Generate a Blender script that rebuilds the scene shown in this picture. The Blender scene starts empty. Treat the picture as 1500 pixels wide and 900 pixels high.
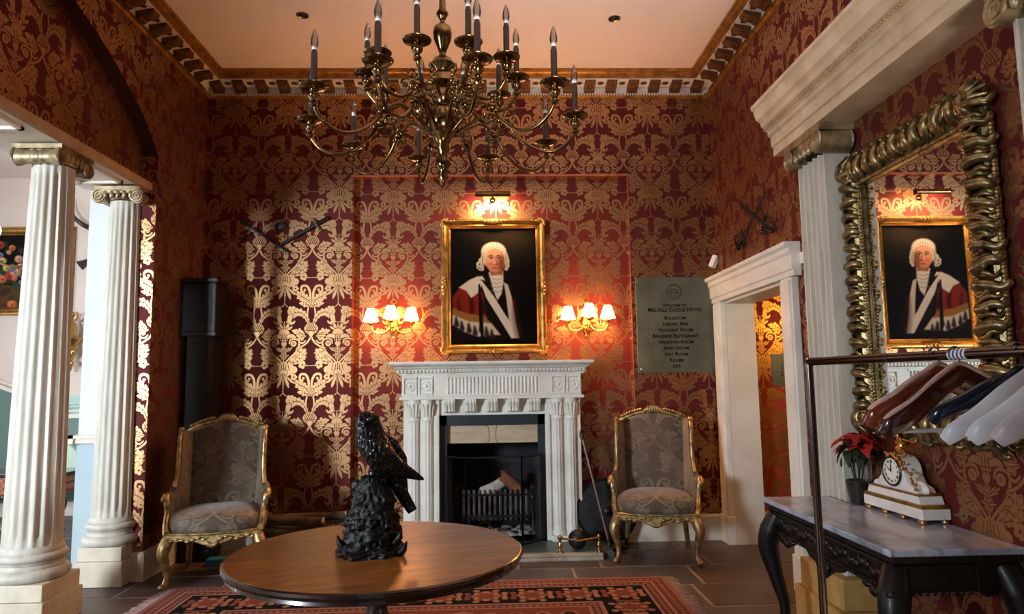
import bpy, bmesh, math, random
import numpy as np
from mathutils import Vector, Matrix, noise as mnoise
random.seed(7)
PI = math.pi
SC = bpy.context.scene
COL = SC.collection

# ------------------------------------------------------------------ camera
def look_matrix(yaw, pit, rol):
    cy, sy, cp, sp = math.cos(yaw), math.sin(yaw), math.cos(pit), math.sin(pit)
    f = Vector((sy*cp, cy*cp, sp)); r = Vector((cy, -sy, 0)); u = r.cross(f)
    c, s = math.cos(rol), math.sin(rol)
    r2 = r*c + u*s; u2 = u*c - r*s
    return Matrix((r2, u2, -f)).transposed().to_4x4()
cam_d = bpy.data.cameras.new('camera'); cam = bpy.data.objects.new('camera', cam_d); COL.objects.link(cam)
cam_d.sensor_width = 36.0; cam_d.lens = 1018.78/1500*36
cam_d.clip_start = 0.05; cam_d.clip_end = 100
cam.matrix_world = Matrix.Translation((0, 0, 1.5)) @ look_matrix(.032055, .106818, -.0145037)
SC.camera = cam

# ------------------------------------------------------------------ world, daylight, exposure
SC.view_settings.view_transform = 'Standard'; SC.view_settings.look = 'None'
SC.view_settings.gamma = 1.0; SC.view_settings.use_curve_mapping = False
SC.view_settings.exposure = -0.36
wd = bpy.data.worlds.new('sky'); SC.world = wd; wd.use_nodes = True
bg = wd.node_tree.nodes['Background']; bg.inputs[0].default_value = (.62, .76, 1, 1); bg.inputs[1].default_value = .35
def aim(o, d):
    o.rotation_euler = Vector(d).to_track_quat('-Z', 'Y').to_euler()
def lamp(name, kind, loc, energy, color, d=None, parent=None, **kw):
    l = bpy.data.lights.new(name, kind); l.energy = energy; l.color = color
    for k, v in kw.items(): setattr(l, k, v)
    o = bpy.data.objects.new(name, l); COL.objects.link(o); o.location = loc
    if d: aim(o, d)
    if parent: o.parent = parent
    return o
# daylight entering by the side room's windows (front facade and left wall), and the sun through them
lamp('daylight_front_window', 'AREA', (-6.2, -1.85, 2.3), 300, (.78, .89, 1), (.44, .9, -.08), shape='RECTANGLE', size=1.2, size_y=1.3, spread=math.radians(95))
lamp('daylight_side_window', 'AREA', (-6.85, 5.6, 1.9), 70, (.82, .91, 1), (1, .35, -.05), shape='RECTANGLE', size=1.3, size_y=2.2, spread=math.radians(130))
lamp('ceiling_fill', 'AREA', (.9, -1.7, .7), 42, (1, .89, .86), (-.05, .8, .62), shape='RECTANGLE', size=1.6, size_y=.6, spread=math.radians(38))  # added fill without a known source, aimed up to brighten the ceiling
lamp('jamb_fill', 'AREA', (-2.72, -1.85, 1.5), .75, (.9, .94, 1), (-.012, 1, .01), shape='RECTANGLE', size=.2, size_y=1.5, spread=math.radians(4))  # added narrow beam, no window there; brightens the papered jamb strip
sun = lamp('sun', 'SUN', (-8, -6, 6), 14, (1, .93, .82), (.5, .72, -.5), angle=.01)

# ------------------------------------------------------------------ mesh helpers
class MB:
    def __init__(s): s.v = []; s.f = []; s.M = Matrix.Identity(4)
    def add(s, vs, fs):
        b = len(s.v); M = s.M
        s.v += [tuple(M @ Vector(p)) for p in vs]; s.f += [tuple(b+i for i in f) for f in fs]; return s
    def box(s, x0, x1, y0, y1, z0, z1):
        return s.add([(x0,y0,z0),(x1,y0,z0),(x1,y1,z0),(x0,y1,z0),(x0,y0,z1),(x1,y0,z1),(x1,y1,z1),(x0,y1,z1)],
                     [(3,2,1,0),(4,5,6,7),(0,1,5,4),(1,2,6,5),(2,3,7,6),(3,0,4,7)])
    def bevbox(s, x0, x1, y0, y1, z0, z1, b=.006):   # box with a chamfered top
        return s.add([(x0,y0,z0),(x1,y0,z0),(x1,y1,z0),(x0,y1,z0),(x0,y0,z1-b),(x1,y0,z1-b),(x1,y1,z1-b),(x0,y1,z1-b),
                      (x0+b,y0+b,z1),(x1-b,y0+b,z1),(x1-b,y1-b,z1),(x0+b,y1-b,z1)],
                     [(0,1,5,4),(1,2,6,5),(2,3,7,6),(3,0,4,7),(4,5,9,8),(5,6,10,9),(6,7,11,10),(7,4,8,11),(8,9,10,11),(3,2,1,0)])
    def prism(s, pts, a, b, axis='y'):   # polygon extruded along an axis; pts are the two other coordinates
        n = len(pts)
        def P(p, t): return {'x': (t,p[0],p[1]), 'y': (p[0],t,p[1]), 'z': (p[0],p[1],t)}[axis]
        vs = [P(p,a) for p in pts] + [P(p,b) for p in pts]
        return s.add(vs, [tuple(range(n)), tuple(range(2*n-1,n-1,-1))] + [(i,n+i,n+(i+1)%n,(i+1)%n) for i in range(n)])
    def lathe(s, prof, c=(0,0,0), seg=24, sx=1, sy=1, rad=None, cap=True):
        vs = []; n = len(prof)
        for r, z in prof:
            for k in range(seg):
                a = 2*PI*k/seg; q = r if rad is None else rad(r, z, a)
                vs.append((c[0]+q*math.cos(a)*sx, c[1]+q*math.sin(a)*sy, c[2]+z))
        fs = [(i*seg+k, i*seg+(k+1)%seg, (i+1)*seg+(k+1)%seg, (i+1)*seg+k) for i in range(n-1) for k in range(seg)]
        if not cap: return s.add(vs, fs)
        if prof[0][0] > 1e-5: fs.append(tuple(reversed(range(seg))))
        if prof[-1][0] > 1e-5: fs.append(tuple((n-1)*seg+k for k in range(seg)))
        return s.add(vs, fs)
    def tube(s, pts, r, seg=8, up=None, flat=1.0):  # swept round (or flattened) tube, r scalar or list
        P = [Vector(p) for p in pts]; n = len(P); R = r if isinstance(r, (list, tuple)) else [r]*n
        u = Vector(up) if up else None; vs = []; prev = None
        for i in range(n):
            t = (P[min(i+1,n-1)] - P[max(i-1,0)]).normalized()
            if u is not None: a = u - t*u.dot(t)
            elif prev is None: a = Vector((0,0,1)) - t*t.z if abs(t.z) < .9 else Vector((1,0,0)) - t*t.x
            else: a = prev - t*prev.dot(t)
            a.normalize(); prev = a; b = t.cross(a)
            for k in range(seg):
                an = 2*PI*k/seg; vs.append(tuple(P[i] + a*(math.cos(an)*R[i]*flat) + b*(math.sin(an)*R[i])))
        fs = [(i*seg+k, i*seg+(k+1)%seg, (i+1)*seg+(k+1)%seg, (i+1)*seg+k) for i in range(n-1) for k in range(seg)]
        fs += [tuple(reversed(range(seg))), tuple((n-1)*seg+k for k in range(seg))]
        return s.add(vs, fs)
    def ball(s, c, r, seg=12, rings=8):
        rx, ry, rz = r if isinstance(r, (list, tuple)) else (r, r, r)
        vs = [(c[0], c[1], c[2]-rz)]
        for i in range(1, rings):
            t = PI*i/rings
            for k in range(seg):
                a = 2*PI*k/seg; vs.append((c[0]+rx*math.sin(t)*math.cos(a), c[1]+ry*math.sin(t)*math.sin(a), c[2]-rz*math.cos(t)))
        vs.append((c[0], c[1], c[2]+rz)); e = len(vs)-1
        fs = [(0, 1+(k+1)%seg, 1+k) for k in range(seg)]
        for i in range(rings-2):
            o = 1+i*seg; fs += [(o+k, o+(k+1)%seg, o+seg+(k+1)%seg, o+seg+k) for k in range(seg)]
        o = 1+(rings-2)*seg; fs += [(o+k, o+(k+1)%seg, e) for k in range(seg)]
        return s.add(vs, fs)
    def loft(s, rings, cap=True, closed=True):
        n = len(rings[0]); vs = [p for r in rings for p in r]; m = n if closed else n-1
        fs = [(i*n+k, i*n+(k+1)%n, (i+1)*n+(k+1)%n, (i+1)*n+k) for i in range(len(rings)-1) for k in range(m)]
        if cap: fs += [tuple(reversed(range(n))), tuple((len(rings)-1)*n+k for k in range(n))]
        return s.add(vs, fs)
    def frame(s, w, h, prof, c=(0,0,0)):  # mitred picture frame in the XZ plane; prof (inset from outer edge, y towards -Y)
        def ring(o, y): return [(c[0]-w/2+o, c[1]-y, c[2]-h/2+o), (c[0]+w/2-o, c[1]-y, c[2]-h/2+o), (c[0]+w/2-o, c[1]-y, c[2]+h/2-o), (c[0]-w/2+o, c[1]-y, c[2]+h/2-o)]
        return s.loft([ring(o, y) for o, y in prof], cap=False)
    def build(s, name, m, parent=None, smooth=40, loc=None, solid=0, bevel=0, subsurf=0):
        me = bpy.data.meshes.new(name); me.from_pydata(s.v, [], s.f); me.update()
        bm = bmesh.new(); bm.from_mesh(me); bmesh.ops.recalc_face_normals(bm, faces=bm.faces); bm.to_mesh(me); bm.free()
        if smooth:
            me.shade_smooth(); me.set_sharp_from_angle(angle=math.radians(smooth))
        if m: me.materials.append(m)
        o = bpy.data.objects.new(name, me); COL.objects.link(o)
        if parent: o.parent = parent
        if loc: o.location = loc
        if solid: d = o.modifiers.new('solid', 'SOLIDIFY'); d.thickness = solid; d.offset = 0
        if bevel: d = o.modifiers.new('bevel', 'BEVEL'); d.width = bevel; d.segments = 2; d.limit_method = 'ANGLE'
        if subsurf: d = o.modifiers.new('sub', 'SUBSURF'); d.levels = d.render_levels = subsurf
        return o
def tag(o, label, cat, group=None, kind=None):
    o['label'] = label; o['category'] = cat
    if group: o['group'] = group
    if kind: o['kind'] = kind
    return o
def struct(o, label=None):
    o['kind'] = 'structure'
    if label: o['label'] = label
    return o
def thing(name, label, cat, loc=(0,0,0), rz=0, group=None):
    o = bpy.data.objects.new(name, None); COL.objects.link(o); o.location = loc; o.rotation_euler = (0,0,rz); o.empty_display_size = .1
    return tag(o, label, cat, group)
def kids(o): return [c for c in bpy.data.objects if c.parent == o]
def copy_tree(o, parent=None):
    c = o.copy(); COL.objects.link(c)
    if parent: c.parent = parent
    for ch in kids(o): copy_tree(ch, c)
    return c
def curve(pts, n=8):   # Catmull-Rom through points
    P = [Vector(p) for p in pts]; out = []
    for i in range(len(P)-1):
        a, b, c, d = P[max(i-1,0)], P[i], P[i+1], P[min(i+2,len(P)-1)]
        for k in range(n):
            t = k/n; out.append(.5*((2*b)+(c-a)*t+(2*a-5*b+4*c-d)*t*t+(3*b-a-3*c+d)*t**3))
    return out + [P[-1]]
def lerp_list(vals, n):  # match curve() resolution
    out = []
    for i in range(len(vals)-1): out += [vals[i]+(vals[i+1]-vals[i])*k/n for k in range(n)]
    return out + [vals[-1]]

# ------------------------------------------------------------------ materials
def L(r, g, b):
    f = lambda c: (c/255/12.92 if c/255 <= .04045 else ((c/255+.055)/1.055)**2.4)
    return (f(r), f(g), f(b), 1)
class NT:
    def __init__(s, name):
        s.m = bpy.data.materials.new(name); s.m.use_nodes = True; s.t = s.m.node_tree; s.b = s.t.nodes['Principled BSDF']
    def n(s, typ, **kw):
        o = s.t.nodes.new(typ)
        for k, v in kw.items():
            if k.startswith('i_'): o.inputs[k[2:].replace('_', ' ')].default_value = v
            else: setattr(o, k, v)
        return o
    def l(s, a, b): s.t.links.new(a, b)
    def mix(s, fac, a, b):
        m = s.n('ShaderNodeMix', data_type='RGBA')
        for sock, val in ((m.inputs[0], fac), (m.inputs[6], a), (m.inputs[7], b)):
            if isinstance(val, (tuple, float, int)): sock.default_value = val
            else: s.l(val, sock)
        return m.outputs[2]
    def ramp(s, fac, a, b, ca=(0,0,0,1), cb=(1,1,1,1)):
        r = s.n('ShaderNodeValToRGB'); e = r.color_ramp.elements; e[0].position, e[1].position = a, b; e[0].color, e[1].color = ca, cb
        s.l(fac, r.inputs[0]); return r.outputs[0]
    def coord(s, kind='Object', scale=None, rot=None):
        c = s.n('ShaderNodeTexCoord').outputs[kind]
        if scale or rot:
            m = s.n('ShaderNodeMapping')
            if scale: m.inputs['Scale'].default_value = scale
            if rot: m.inputs['Rotation'].default_value = rot
            s.l(c, m.inputs[0]); c = m.outputs[0]
        return c
    def noise(s, vec, scale, detail=4, rough=.6, dist=0):
        n = s.n('ShaderNodeTexNoise'); n.inputs['Scale'].default_value = scale; n.inputs['Detail'].default_value = detail
        n.inputs['Roughness'].default_value = rough; n.inputs['Distortion'].default_value = dist
        if vec is not None: s.l(vec, n.inputs['Vector'])
        return n.outputs['Fac']
    def bump(s, h, strength=.3, dist=.005):
        b = s.n('ShaderNodeBump'); b.inputs['Strength'].default_value = strength; b.inputs['Distance'].default_value = dist
        s.l(h, b.inputs['Height']); s.l(b.outputs[0], s.b.inputs['Normal'])
    def set(s, **kw):
        for k, v in kw.items():
            i = s.b.inputs[k.replace('_', ' ')]
            if hasattr(v, 'links') or hasattr(v, 'is_linked'): s.l(v, i)
            else: i.default_value = v
        return s
def mk(name, c1, c2=None, rough=.5, metal=0, scale=6, bump=0, bscale=None, coat=0, stretch=None, detail=4, lo=.35, hi=.7, bdist=.005, sheen=0, spec=.5):
    t = NT(name); co = t.coord('Object', stretch)
    if c2:
        f = t.noise(co, scale, detail); t.set(Base_Color=t.mix(t.ramp(f, lo, hi), c1, c2))
    else: t.set(Base_Color=c1)
    t.set(Roughness=rough, Metallic=metal, Coat_Weight=coat, Specular_IOR_Level=spec)
    if sheen: t.set(Sheen_Weight=sheen)
    if bump: t.bump(t.noise(co, bscale or scale*3, 5), bump, bdist)
    return t.m
def glow(name, col, s):
    t = NT(name); t.set(Base_Color=col, Emission_Color=col, Emission_Strength=s); return t.m
def glass(name, tint=(1,1,1,1), rough=.02):
    t = NT(name); t.set(Base_Color=tint, Roughness=rough, Transmission_Weight=1.0, IOR=1.45); return t.m
def thin_glass(name):
    t = NT(name); out = t.t.nodes['Material Output']; tr = t.n('ShaderNodeBsdfTransparent'); gl = t.n('ShaderNodeBsdfGlossy'); gl.inputs['Roughness'].default_value = .02
    mx = t.n('ShaderNodeMixShader'); fr = t.n('ShaderNodeLayerWeight'); fr.inputs[0].default_value = .14
    t.l(fr.outputs['Fresnel'], mx.inputs[0]); t.l(tr.outputs[0], mx.inputs[1]); t.l(gl.outputs[0], mx.inputs[2]); t.l(mx.outputs[0], out.inputs[0]); return t.m

# ------------------------------------------------------------------ flat print, drawn here in numpy (wallpaper, rug, canvases)
class Art:
    def __init__(s, w, h, col=(0,0,0), wrap=False):
        s.w, s.h, s.wrap = w, h, wrap; s.a = np.zeros((h, w, 3), np.float32); s.a[:] = col
    def _put(s, cov, x0, y0, col):
        h, w = cov.shape; ys = np.arange(y0, y0+h); xs = np.arange(x0, x0+w)
        if s.wrap: ys %= s.h; xs %= s.w
        else:
            ky = (ys >= 0) & (ys < s.h); kx = (xs >= 0) & (xs < s.w); cov = cov[ky][:, kx]; ys = ys[ky]; xs = xs[kx]
            if not len(ys) or not len(xs): return
        ix = np.ix_(ys, xs); c = cov[..., None]; s.a[ix] = s.a[ix]*(1-c) + np.array(col, np.float32)*c
    def stroke(s, pts, r, col, soft=1.0):
        P = np.array([tuple(p)[:2] for p in pts], np.float32); R = np.array(r if isinstance(r, (list, tuple)) else [r]*len(P), np.float32)
        if len(R) != len(P): R = np.interp(np.linspace(0, 1, len(P)), np.linspace(0, 1, len(R)), R).astype(np.float32)
        m = R.max()+soft+2; x0, y0 = np.floor(P.min(0)-m).astype(int); x1, y1 = np.ceil(P.max(0)+m).astype(int)
        X, Y = np.meshgrid(np.arange(x0, x1), np.arange(y0, y1)); d = np.full(X.shape, 1e9, np.float32)
        if len(P) == 1: d = np.hypot(X-P[0,0], Y-P[0,1]) - R[0]
        for i in range(len(P)-1):
            a, b = P[i], P[i+1]; ab = b-a; q = max(float(ab@ab), 1e-6)
            t = np.clip(((X-a[0])*ab[0]+(Y-a[1])*ab[1])/q, 0, 1)
            d = np.minimum(d, np.hypot(X-a[0]-t*ab[0], Y-a[1]-t*ab[1]) - (R[i]+(R[i+1]-R[i])*t))
        s._put(np.clip(.5-d/soft, 0, 1), x0, y0, col)
    def dot(s, x, y, r, col, soft=1.0): s.stroke([(x, y)], r, col, soft)
    def oval(s, x, y, rx, ry, col, soft=1.0, rot=0):
        m = max(rx, ry)+soft+2; x0, y0, x1, y1 = int(x-m), int(y-m), int(x+m)+1, int(y+m)+1
        X, Y = np.meshgrid(np.arange(x0, x1)-x, np.arange(y0, y1)-y); c, q = math.cos(rot), math.sin(rot)
        U, V = X*c+Y*q, -X*q+Y*c; d = (np.hypot(U/rx, V/ry)-1)*min(rx, ry)
        s._put(np.clip(.5-d/soft, 0, 1).astype(np.float32), x0, y0, col)
    def poly(s, pts, col, soft=1.0):
        P = np.array([tuple(p)[:2] for p in pts], np.float32); m = soft+2
        x0, y0 = np.floor(P.min(0)-m).astype(int); x1, y1 = np.ceil(P.max(0)+m).astype(int)
        X, Y = np.meshgrid(np.arange(x0, x1, dtype=np.float32), np.arange(y0, y1, dtype=np.float32)); ins = np.zeros(X.shape, bool); d = np.full(X.shape, 1e9, np.float32)
        for i in range(len(P)):
            a, b = P[i], P[(i+1) % len(P)]; ab = b-a
            cond = ((a[1] > Y) != (b[1] > Y)); dy = b[1]-a[1] if b[1] != a[1] else 1e-6
            ins ^= cond & (X < (b[0]-a[0])*(Y-a[1])/dy + a[0])
            t = np.clip(((X-a[0])*ab[0]+(Y-a[1])*ab[1])/max(float(ab@ab), 1e-6), 0, 1)
            d = np.minimum(d, np.hypot(X-a[0]-t*ab[0], Y-a[1]-t*ab[1]))
        d = np.where(ins, -d, d); s._put(np.clip(.5-d/soft, 0, 1), x0, y0, col)
    def image(s, name, data=False):
        im = bpy.data.images.new(name, s.w, s.h, alpha=False, float_buffer=False)
        if data: im.colorspace_settings.name = 'Non-Color'
        px = np.ones((s.h, s.w, 4), np.float32); px[..., :3] = np.clip(s.a[::-1], 0, 1); im.pixels.foreach_set(px.ravel()); im.update(); im.pack(); return im

def damask():
    k = .9; W, H = int(round(577*k)), int(round(960*k)); A = Art(W, H, (0,0,0), True)
    one, zero, mid = (1,1,1), (0,0,0), (.62,.62,.62)
    def S(cx, pts, r, col=one, n=6):
        c = curve([(p[0], p[1], 0) for p in pts], n) if len(pts) > 2 else [Vector((p[0], p[1], 0)) for p in pts]
        for sg in (-1, 1):
            P_ = [((cx+sg*p.x)*k, (p.y)*k) for p in c]
            if col == one: A.stroke(P_, [(q+4)*k for q in r] if isinstance(r, (list, tuple)) else (r+4)*k, zero, 1.2)
            A.stroke(P_, [q*k for q in r] if isinstance(r, (list, tuple)) else r*k, col, 1.2)
    def D(cx, x, y, r, col=one):
        for sg in ((-1, 1) if x else (1,)): A.dot((cx+sg*x)*k, y*k, r*k, col, 1.2)
    def leaf(cx, pts, wid, lobes=True):   # acanthus leaf: swelling stroke, scalloped edge, dark midrib
        S(cx, pts, wid)
        c = curve([(p[0], p[1], 0) for p in pts], 4); w = np.interp(np.linspace(0,1,len(c)), np.linspace(0,1,len(wid)), wid)
        if lobes:
            for i in range(2, len(c)-1, 2):
                t = c[i+1]-c[i-1]; t.normalize(); nrm = Vector((-t.y, t.x, 0))
                for q in (-1, 1):
                    p = c[i]+nrm*q*w[i]*.62; e = c[i]+nrm*q*w[i]*1.28+t*w[i]*.45; m_ = c[i]+nrm*q*w[i]*1.05+t*w[i]*.05
                    for sg in (-1, 1): A.stroke([((cx+sg*v.x)*k, v.y*k) for v in (p, m_, e)], [w[i]*.42*k, w[i]*.34*k, w[i]*.10*k], one, 1.2)
            for i in range(1, len(c)-2, 2):
                t = c[i+1]-c[i-1]; t.normalize(); nrm = Vector((-t.y, t.x, 0))
                for q in (-1, 1):
                    e = c[i]+nrm*q*w[i]*.8+t*w[i]*.5
                    for sg in (-1, 1): A.stroke([((cx+sg*v.x)*k, v.y*k) for v in (c[i], e)], [2.2*k, 1.2*k], zero, 1.2)
        S(cx, pts[:-1], 3, zero)
    a = 144; b = 144+288.5   # two motif columns
    # column A: crowned urn above a heart of scrolls, shell and pendant
    S(a, [(0,258),(0,165)], [9,22,4]); S(a, [(8,255),(34,215),(44,180)], [7,17,4]); S(a, [(10,258),(58,238),(86,218)], [6,14,4])
    D(a, 26, 168, 9); D(a, 66, 196, 9)
    S(a, [(0,300),(0,400)], [60,52,22]); S(a, [(40,330),(80,318),(116,338),(104,352)], [20,20,14,8]); S(a, [(0,405),(0,430)], [30,16])
    S(a, [(20,300),(26,390)], 3, zero); S(a, [(0,352),(66,350)], 3, zero); S(a, [(0,290),(0,390)], 3, zero)
    D(a, 102, 402, 32); D(a, 102, 402, 17, mid)
    S(a, [(58,400),(70,362),(112,350),(156,372),(160,430),(118,506),(56,566),(14,612)], [7,9,9,9,10,10,9,7])
    S(a, [(186,452),(170,500),(118,566),(52,624)], [9,8,8,6])
    for x0, x1 in ((84,-70),(54,-94),(20,-40)): S(a, [(x0,448),(x1*.3,520),(x1*.05,590)], 5)
    S(a, [(0,438),(0,600)], 5); S(a, [(70,470),(0,500)], 5); S(a, [(50,530),(0,545)], 5)
    leaf(a, [(60,614),(130,572),(190,520),(226,470)], [14,40,42,16]); leaf(a, [(90,610),(160,590),(224,560)], [10,30,12])
    for x, y, r in ((0,650,52),(62,655,46),(110,684,38),(84,716,24),(36,716,36)): D(a, x, y, r)
    S(a, [(0,720),(0,745)], [46,20])
    for x in (26, 62): S(a, [(x,690),(x*.75,628)], 3, zero)
    S(a, [(0,690),(0,615)], 3, zero)
    S(a, [(0,740),(0,900)], [14,24,5]); S(a, [(10,745),(44,830),(60,876)], [8,17,4]); S(a, [(20,745),(90,808),(128,826)], [6,14,4]); S(a, [(0,770),(0,870)], 3, zero)
    for i in range(5):
        t = 2*PI*i/5; D(a, 112+22*math.cos(t), 762+22*math.sin(t), 15)
        D(a, 78+30*math.cos(t+.3), 1000+30*math.sin(t+.3), 21)
    D(a, 112, 762, 8, zero); D(a, 78, 1000, 10, zero); S(a, [(30,960),(0,930),(0,905)], 5)
    # column B: pomegranate between arching acanthus
    S(b, [(14,196),(44,90),(34,0),(70,-60)], [8,9,8,7])
    leaf(b, [(24,190),(62,108),(120,62),(186,66),(226,112)], [10,22,30,36,30]); S(b, [(226,112),(236,160),(200,182),(178,160)], [28,20,12,8])
    A.oval(b*k, 242*k, 74*k, 62*k, one, 1.2)
    for i in range(-2, 3): S(b, [(i*22-30,300),(i*22+30,190)], 2.6, zero)
    S(b, [(0,262),(70,256)], 3, zero)
    leaf(b, [(80,300),(130,282),(196,262)], [12,34,10]); leaf(b, [(60,320),(104,330),(150,316)], [8,20,8], False)
    S(b, [(20,300),(6,330),(40,390),(100,436),(150,452)], [8,9,9,9,7]); D(b, 98, 352, 20); S(b, [(98,352),(128,342),(124,386),(86,396),(58,370)], [10,10,9,8,6])
    S(b, [(0,296),(0,330)], [30,8])
    leaf(b, [(150,470),(110,500),(60,478)], [12,34,12]); leaf(b, [(170,540),(110,566),(66,540)], [12,30,10])
    for i in range(5):
        t = 2*PI*i/5+.5; D(b, 88+26*math.cos(t), 632+26*math.sin(t), 18)
    D(b, 88, 632, 9, zero); S(b, [(60,640),(0,640)], 4)
    S(b, [(10,960),(14,880),(20,800),(50,738),(104,736),(112,786),(78,800)], [10,12,13,13,13,11,7]); D(b, 74, 776, 14)
    leaf(b, [(24,900),(70,868),(122,842),(150,800)], [12,34,34,10]); leaf(b, [(20,950),(66,930),(128,924)], [10,28,8])
    return A.image('damask', True)
DAM = damask()

def wallpaper(name, axis, red, gold, sheen=.36):
    t = NT(name); co = t.n('ShaderNodeNewGeometry').outputs['Position']; sp = t.n('ShaderNodeSeparateXYZ'); t.l(co, sp.inputs[0])
    cb = t.n('ShaderNodeCombineXYZ')
    for i, (src, per, off) in enumerate(((axis, .506, .11), ('Z', .842, .34))):
        m = t.n('ShaderNodeMath', operation='MULTIPLY_ADD'); t.l(sp.outputs[src], m.inputs[0]); m.inputs[1].default_value = 1/per; m.inputs[2].default_value = off; t.l(m.outputs[0], cb.inputs[i])
    im = t.n('ShaderNodeTexImage', image=DAM); t.l(cb.outputs[0], im.inputs[0])
    f = t.noise(co, 3.2, 5); fine = t.noise(co, 220, 2)
    r2 = t.mix(t.ramp(f, .3, .75), red, tuple(c*.78 for c in red[:3])+(1,)); g2 = t.mix(t.ramp(f, .35, .7), gold, tuple(c*.82 for c in gold[:3])+(1,))
    g3 = t.mix(t.ramp(fine, .3, .7), g2, tuple(c*.86 for c in gold[:3])+(1,))
    t.set(Base_Color=t.mix(im.outputs[0], r2, g3), Roughness=t.mix(im.outputs[0], (.75,)*3+(1,), (sheen,)*3+(1,)), Specular_IOR_Level=.3, Metallic=t.mix(im.outputs[0], (0,0,0,1), (.95,)*3+(1,)))
    t.bump(im.outputs[0], .15, .002)
    return t.m

# ------------------------------------------------------------------ shared materials
RED, GOLD = L(90, 20, 17), L(178, 138, 96)
WPX = wallpaper('wallpaper_x', 'X', RED, GOLD)
WPY = wallpaper('wallpaper_y', 'Y', RED, GOLD)
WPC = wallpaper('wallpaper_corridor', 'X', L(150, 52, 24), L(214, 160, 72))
M_CREAM = mk('cream_paint', L(232, 220, 206), L(222, 208, 192), .6, scale=2)
M_CEIL = mk('ceiling_paint', L(244, 228, 220), L(238, 220, 210), .8, scale=1.5)
M_STONE = mk('white_painted_stone', L(208, 203, 190), L(176, 168, 146), .5, scale=5, stretch=(3,3,.5), bump=.05, lo=.42, hi=.85)
M_MARBLE = mk('mantel_marble', L(228, 225, 214), L(204, 198, 182), .38, scale=4, lo=.45, hi=.8)
M_PLINTH = mk('pale_sandstone', L(222, 212, 190), L(194, 176, 144), .6, scale=4, bump=.08, lo=.4, hi=.75)
M_SKIRT = mk('skirting_paint', L(222, 218, 206), L(206, 200, 186), .45, scale=3)
M_TAN = mk('tan_beam_edge', L(196, 168, 132), L(170, 140, 104), .5, scale=5)
M_TEAL = mk('teal_dado_paint', L(104, 128, 118), L(94, 118, 110), .6, scale=2)
M_BLUE = mk('blue_grey_paint', L(176, 194, 200), L(168, 186, 194), .55, scale=2)
M_PALE = mk('pale_grey_paint', L(214, 216, 218), L(204, 208, 210), .55, scale=2)
M_GILT = mk('aged_gilt', L(188, 146, 82), L(92, 62, 28), .36, 1, scale=14, bump=.25, lo=.45, hi=.8)
M_GILTP = mk('pale_gilt', L(188, 160, 108), L(86, 62, 36), .42, .85, scale=22, bump=.3, lo=.42, hi=.72)
M_GILTD = mk('dark_gilt', L(160, 140, 96), L(48, 38, 24), .34, .9, scale=16, bump=.3, lo=.4, hi=.72)
M_CORN = mk('gilt_cornice', L(184, 132, 62), L(112, 74, 34), .45, .6, scale=12, bump=.15)
M_BRKT = mk('bronzed_bracket', L(120, 78, 42), L(60, 36, 22), .5, .4, scale=14, bump=.3)
M_CAP = mk('bronzed_capital', L(190, 170, 132), L(110, 92, 64), .38, .55, scale=10, bump=.15)
M_BRASS = mk('old_brass', L(150, 120, 78), L(62, 46, 30), .2, 1, scale=9, lo=.4, hi=.75)
M_BRASSB = mk('bright_brass', L(214, 180, 110), L(170, 132, 70), .25, 1, scale=9)
M_BLACK = mk('black_iron', L(24, 24, 26), L(38, 38, 40), .45, .6, scale=12, bump=.15)
M_BRONZE = mk('black_bronze', L(9, 9, 11), L(20, 20, 25), .32, .3, scale=20, bump=1, bscale=75, bdist=.02)
def feathered():
    t = NT('feathered_bronze'); co = t.coord('Object', (1, 1, .6)); v = t.n('ShaderNodeTexVoronoi'); v.inputs['Scale'].default_value = 62; t.l(co, v.inputs['Vector'])
    t.set(Base_Color=L(10, 10, 12), Roughness=.27, Metallic=.35, Specular_IOR_Level=.6); t.bump(v.outputs['Distance'], .75, .012); return t.m
M_BRONZE = feathered()
M_ROCK = mk('black_bronze_rock', L(9, 8, 8), L(18, 16, 15), .42, .2, scale=12, bump=.8, bscale=26, bdist=.012)
M_DARKW = mk('ebonised_wood', L(11, 8, 7), L(19, 13, 10), .42, scale=8, stretch=(1,1,6), coat=.04, spec=.35)
M_MAHOG = mk('dark_mahogany', L(48, 24, 14), L(30, 14, 9), .25, scale=6, stretch=(1,1,4), coat=.5)
M_SLATE = mk('black_slate', L(34, 40, 44), L(46, 54, 58), .4, scale=6)
M_HEARTH = mk('green_slate_hearth', L(78, 92, 90), L(58, 72, 72), .4, scale=5, bump=.1)
M_SOOT = mk('sooty_brick', L(26, 26, 28), L(48, 48, 50), .9, scale=7, bump=.4)
M_SAND = mk('buff_sandstone', L(196, 176, 146), L(170, 150, 120), .7, scale=3, stretch=(1,1,5), bump=.1)
M_MORTAR = mk('pale_mortar', L(156, 142, 128), L(126, 114, 102), .9, scale=20, bump=.2)
M_CHROME = mk('chrome_tube', L(120, 108, 100), L(96, 84, 78), .16, 1, scale=3)
M_STEEL = mk('bright_steel', L(150, 150, 150), L(90, 90, 90), .3, 1, scale=8)
M_WHITE = mk('white_plastic', L(236, 236, 232), None, .4)
M_LEAF = mk('dark_green_leaf', L(40, 62, 34), L(24, 40, 24), .5, scale=20)
M_REDLEAF = mk('crimson_bract', L(190, 22, 30), L(140, 12, 20), .5, scale=14)
M_PANEGLASS = thin_glass('clear_pane')
M_BULB = glass('clear_bulb_glass', (.97,.97,.95,1), .03)
M_DARKP = mk('dark_unseen_wall', L(70, 48, 32), L(52, 34, 22), .5, scale=4)  # invented dark finish for the unseen front wall, cuts bounced light
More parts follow.
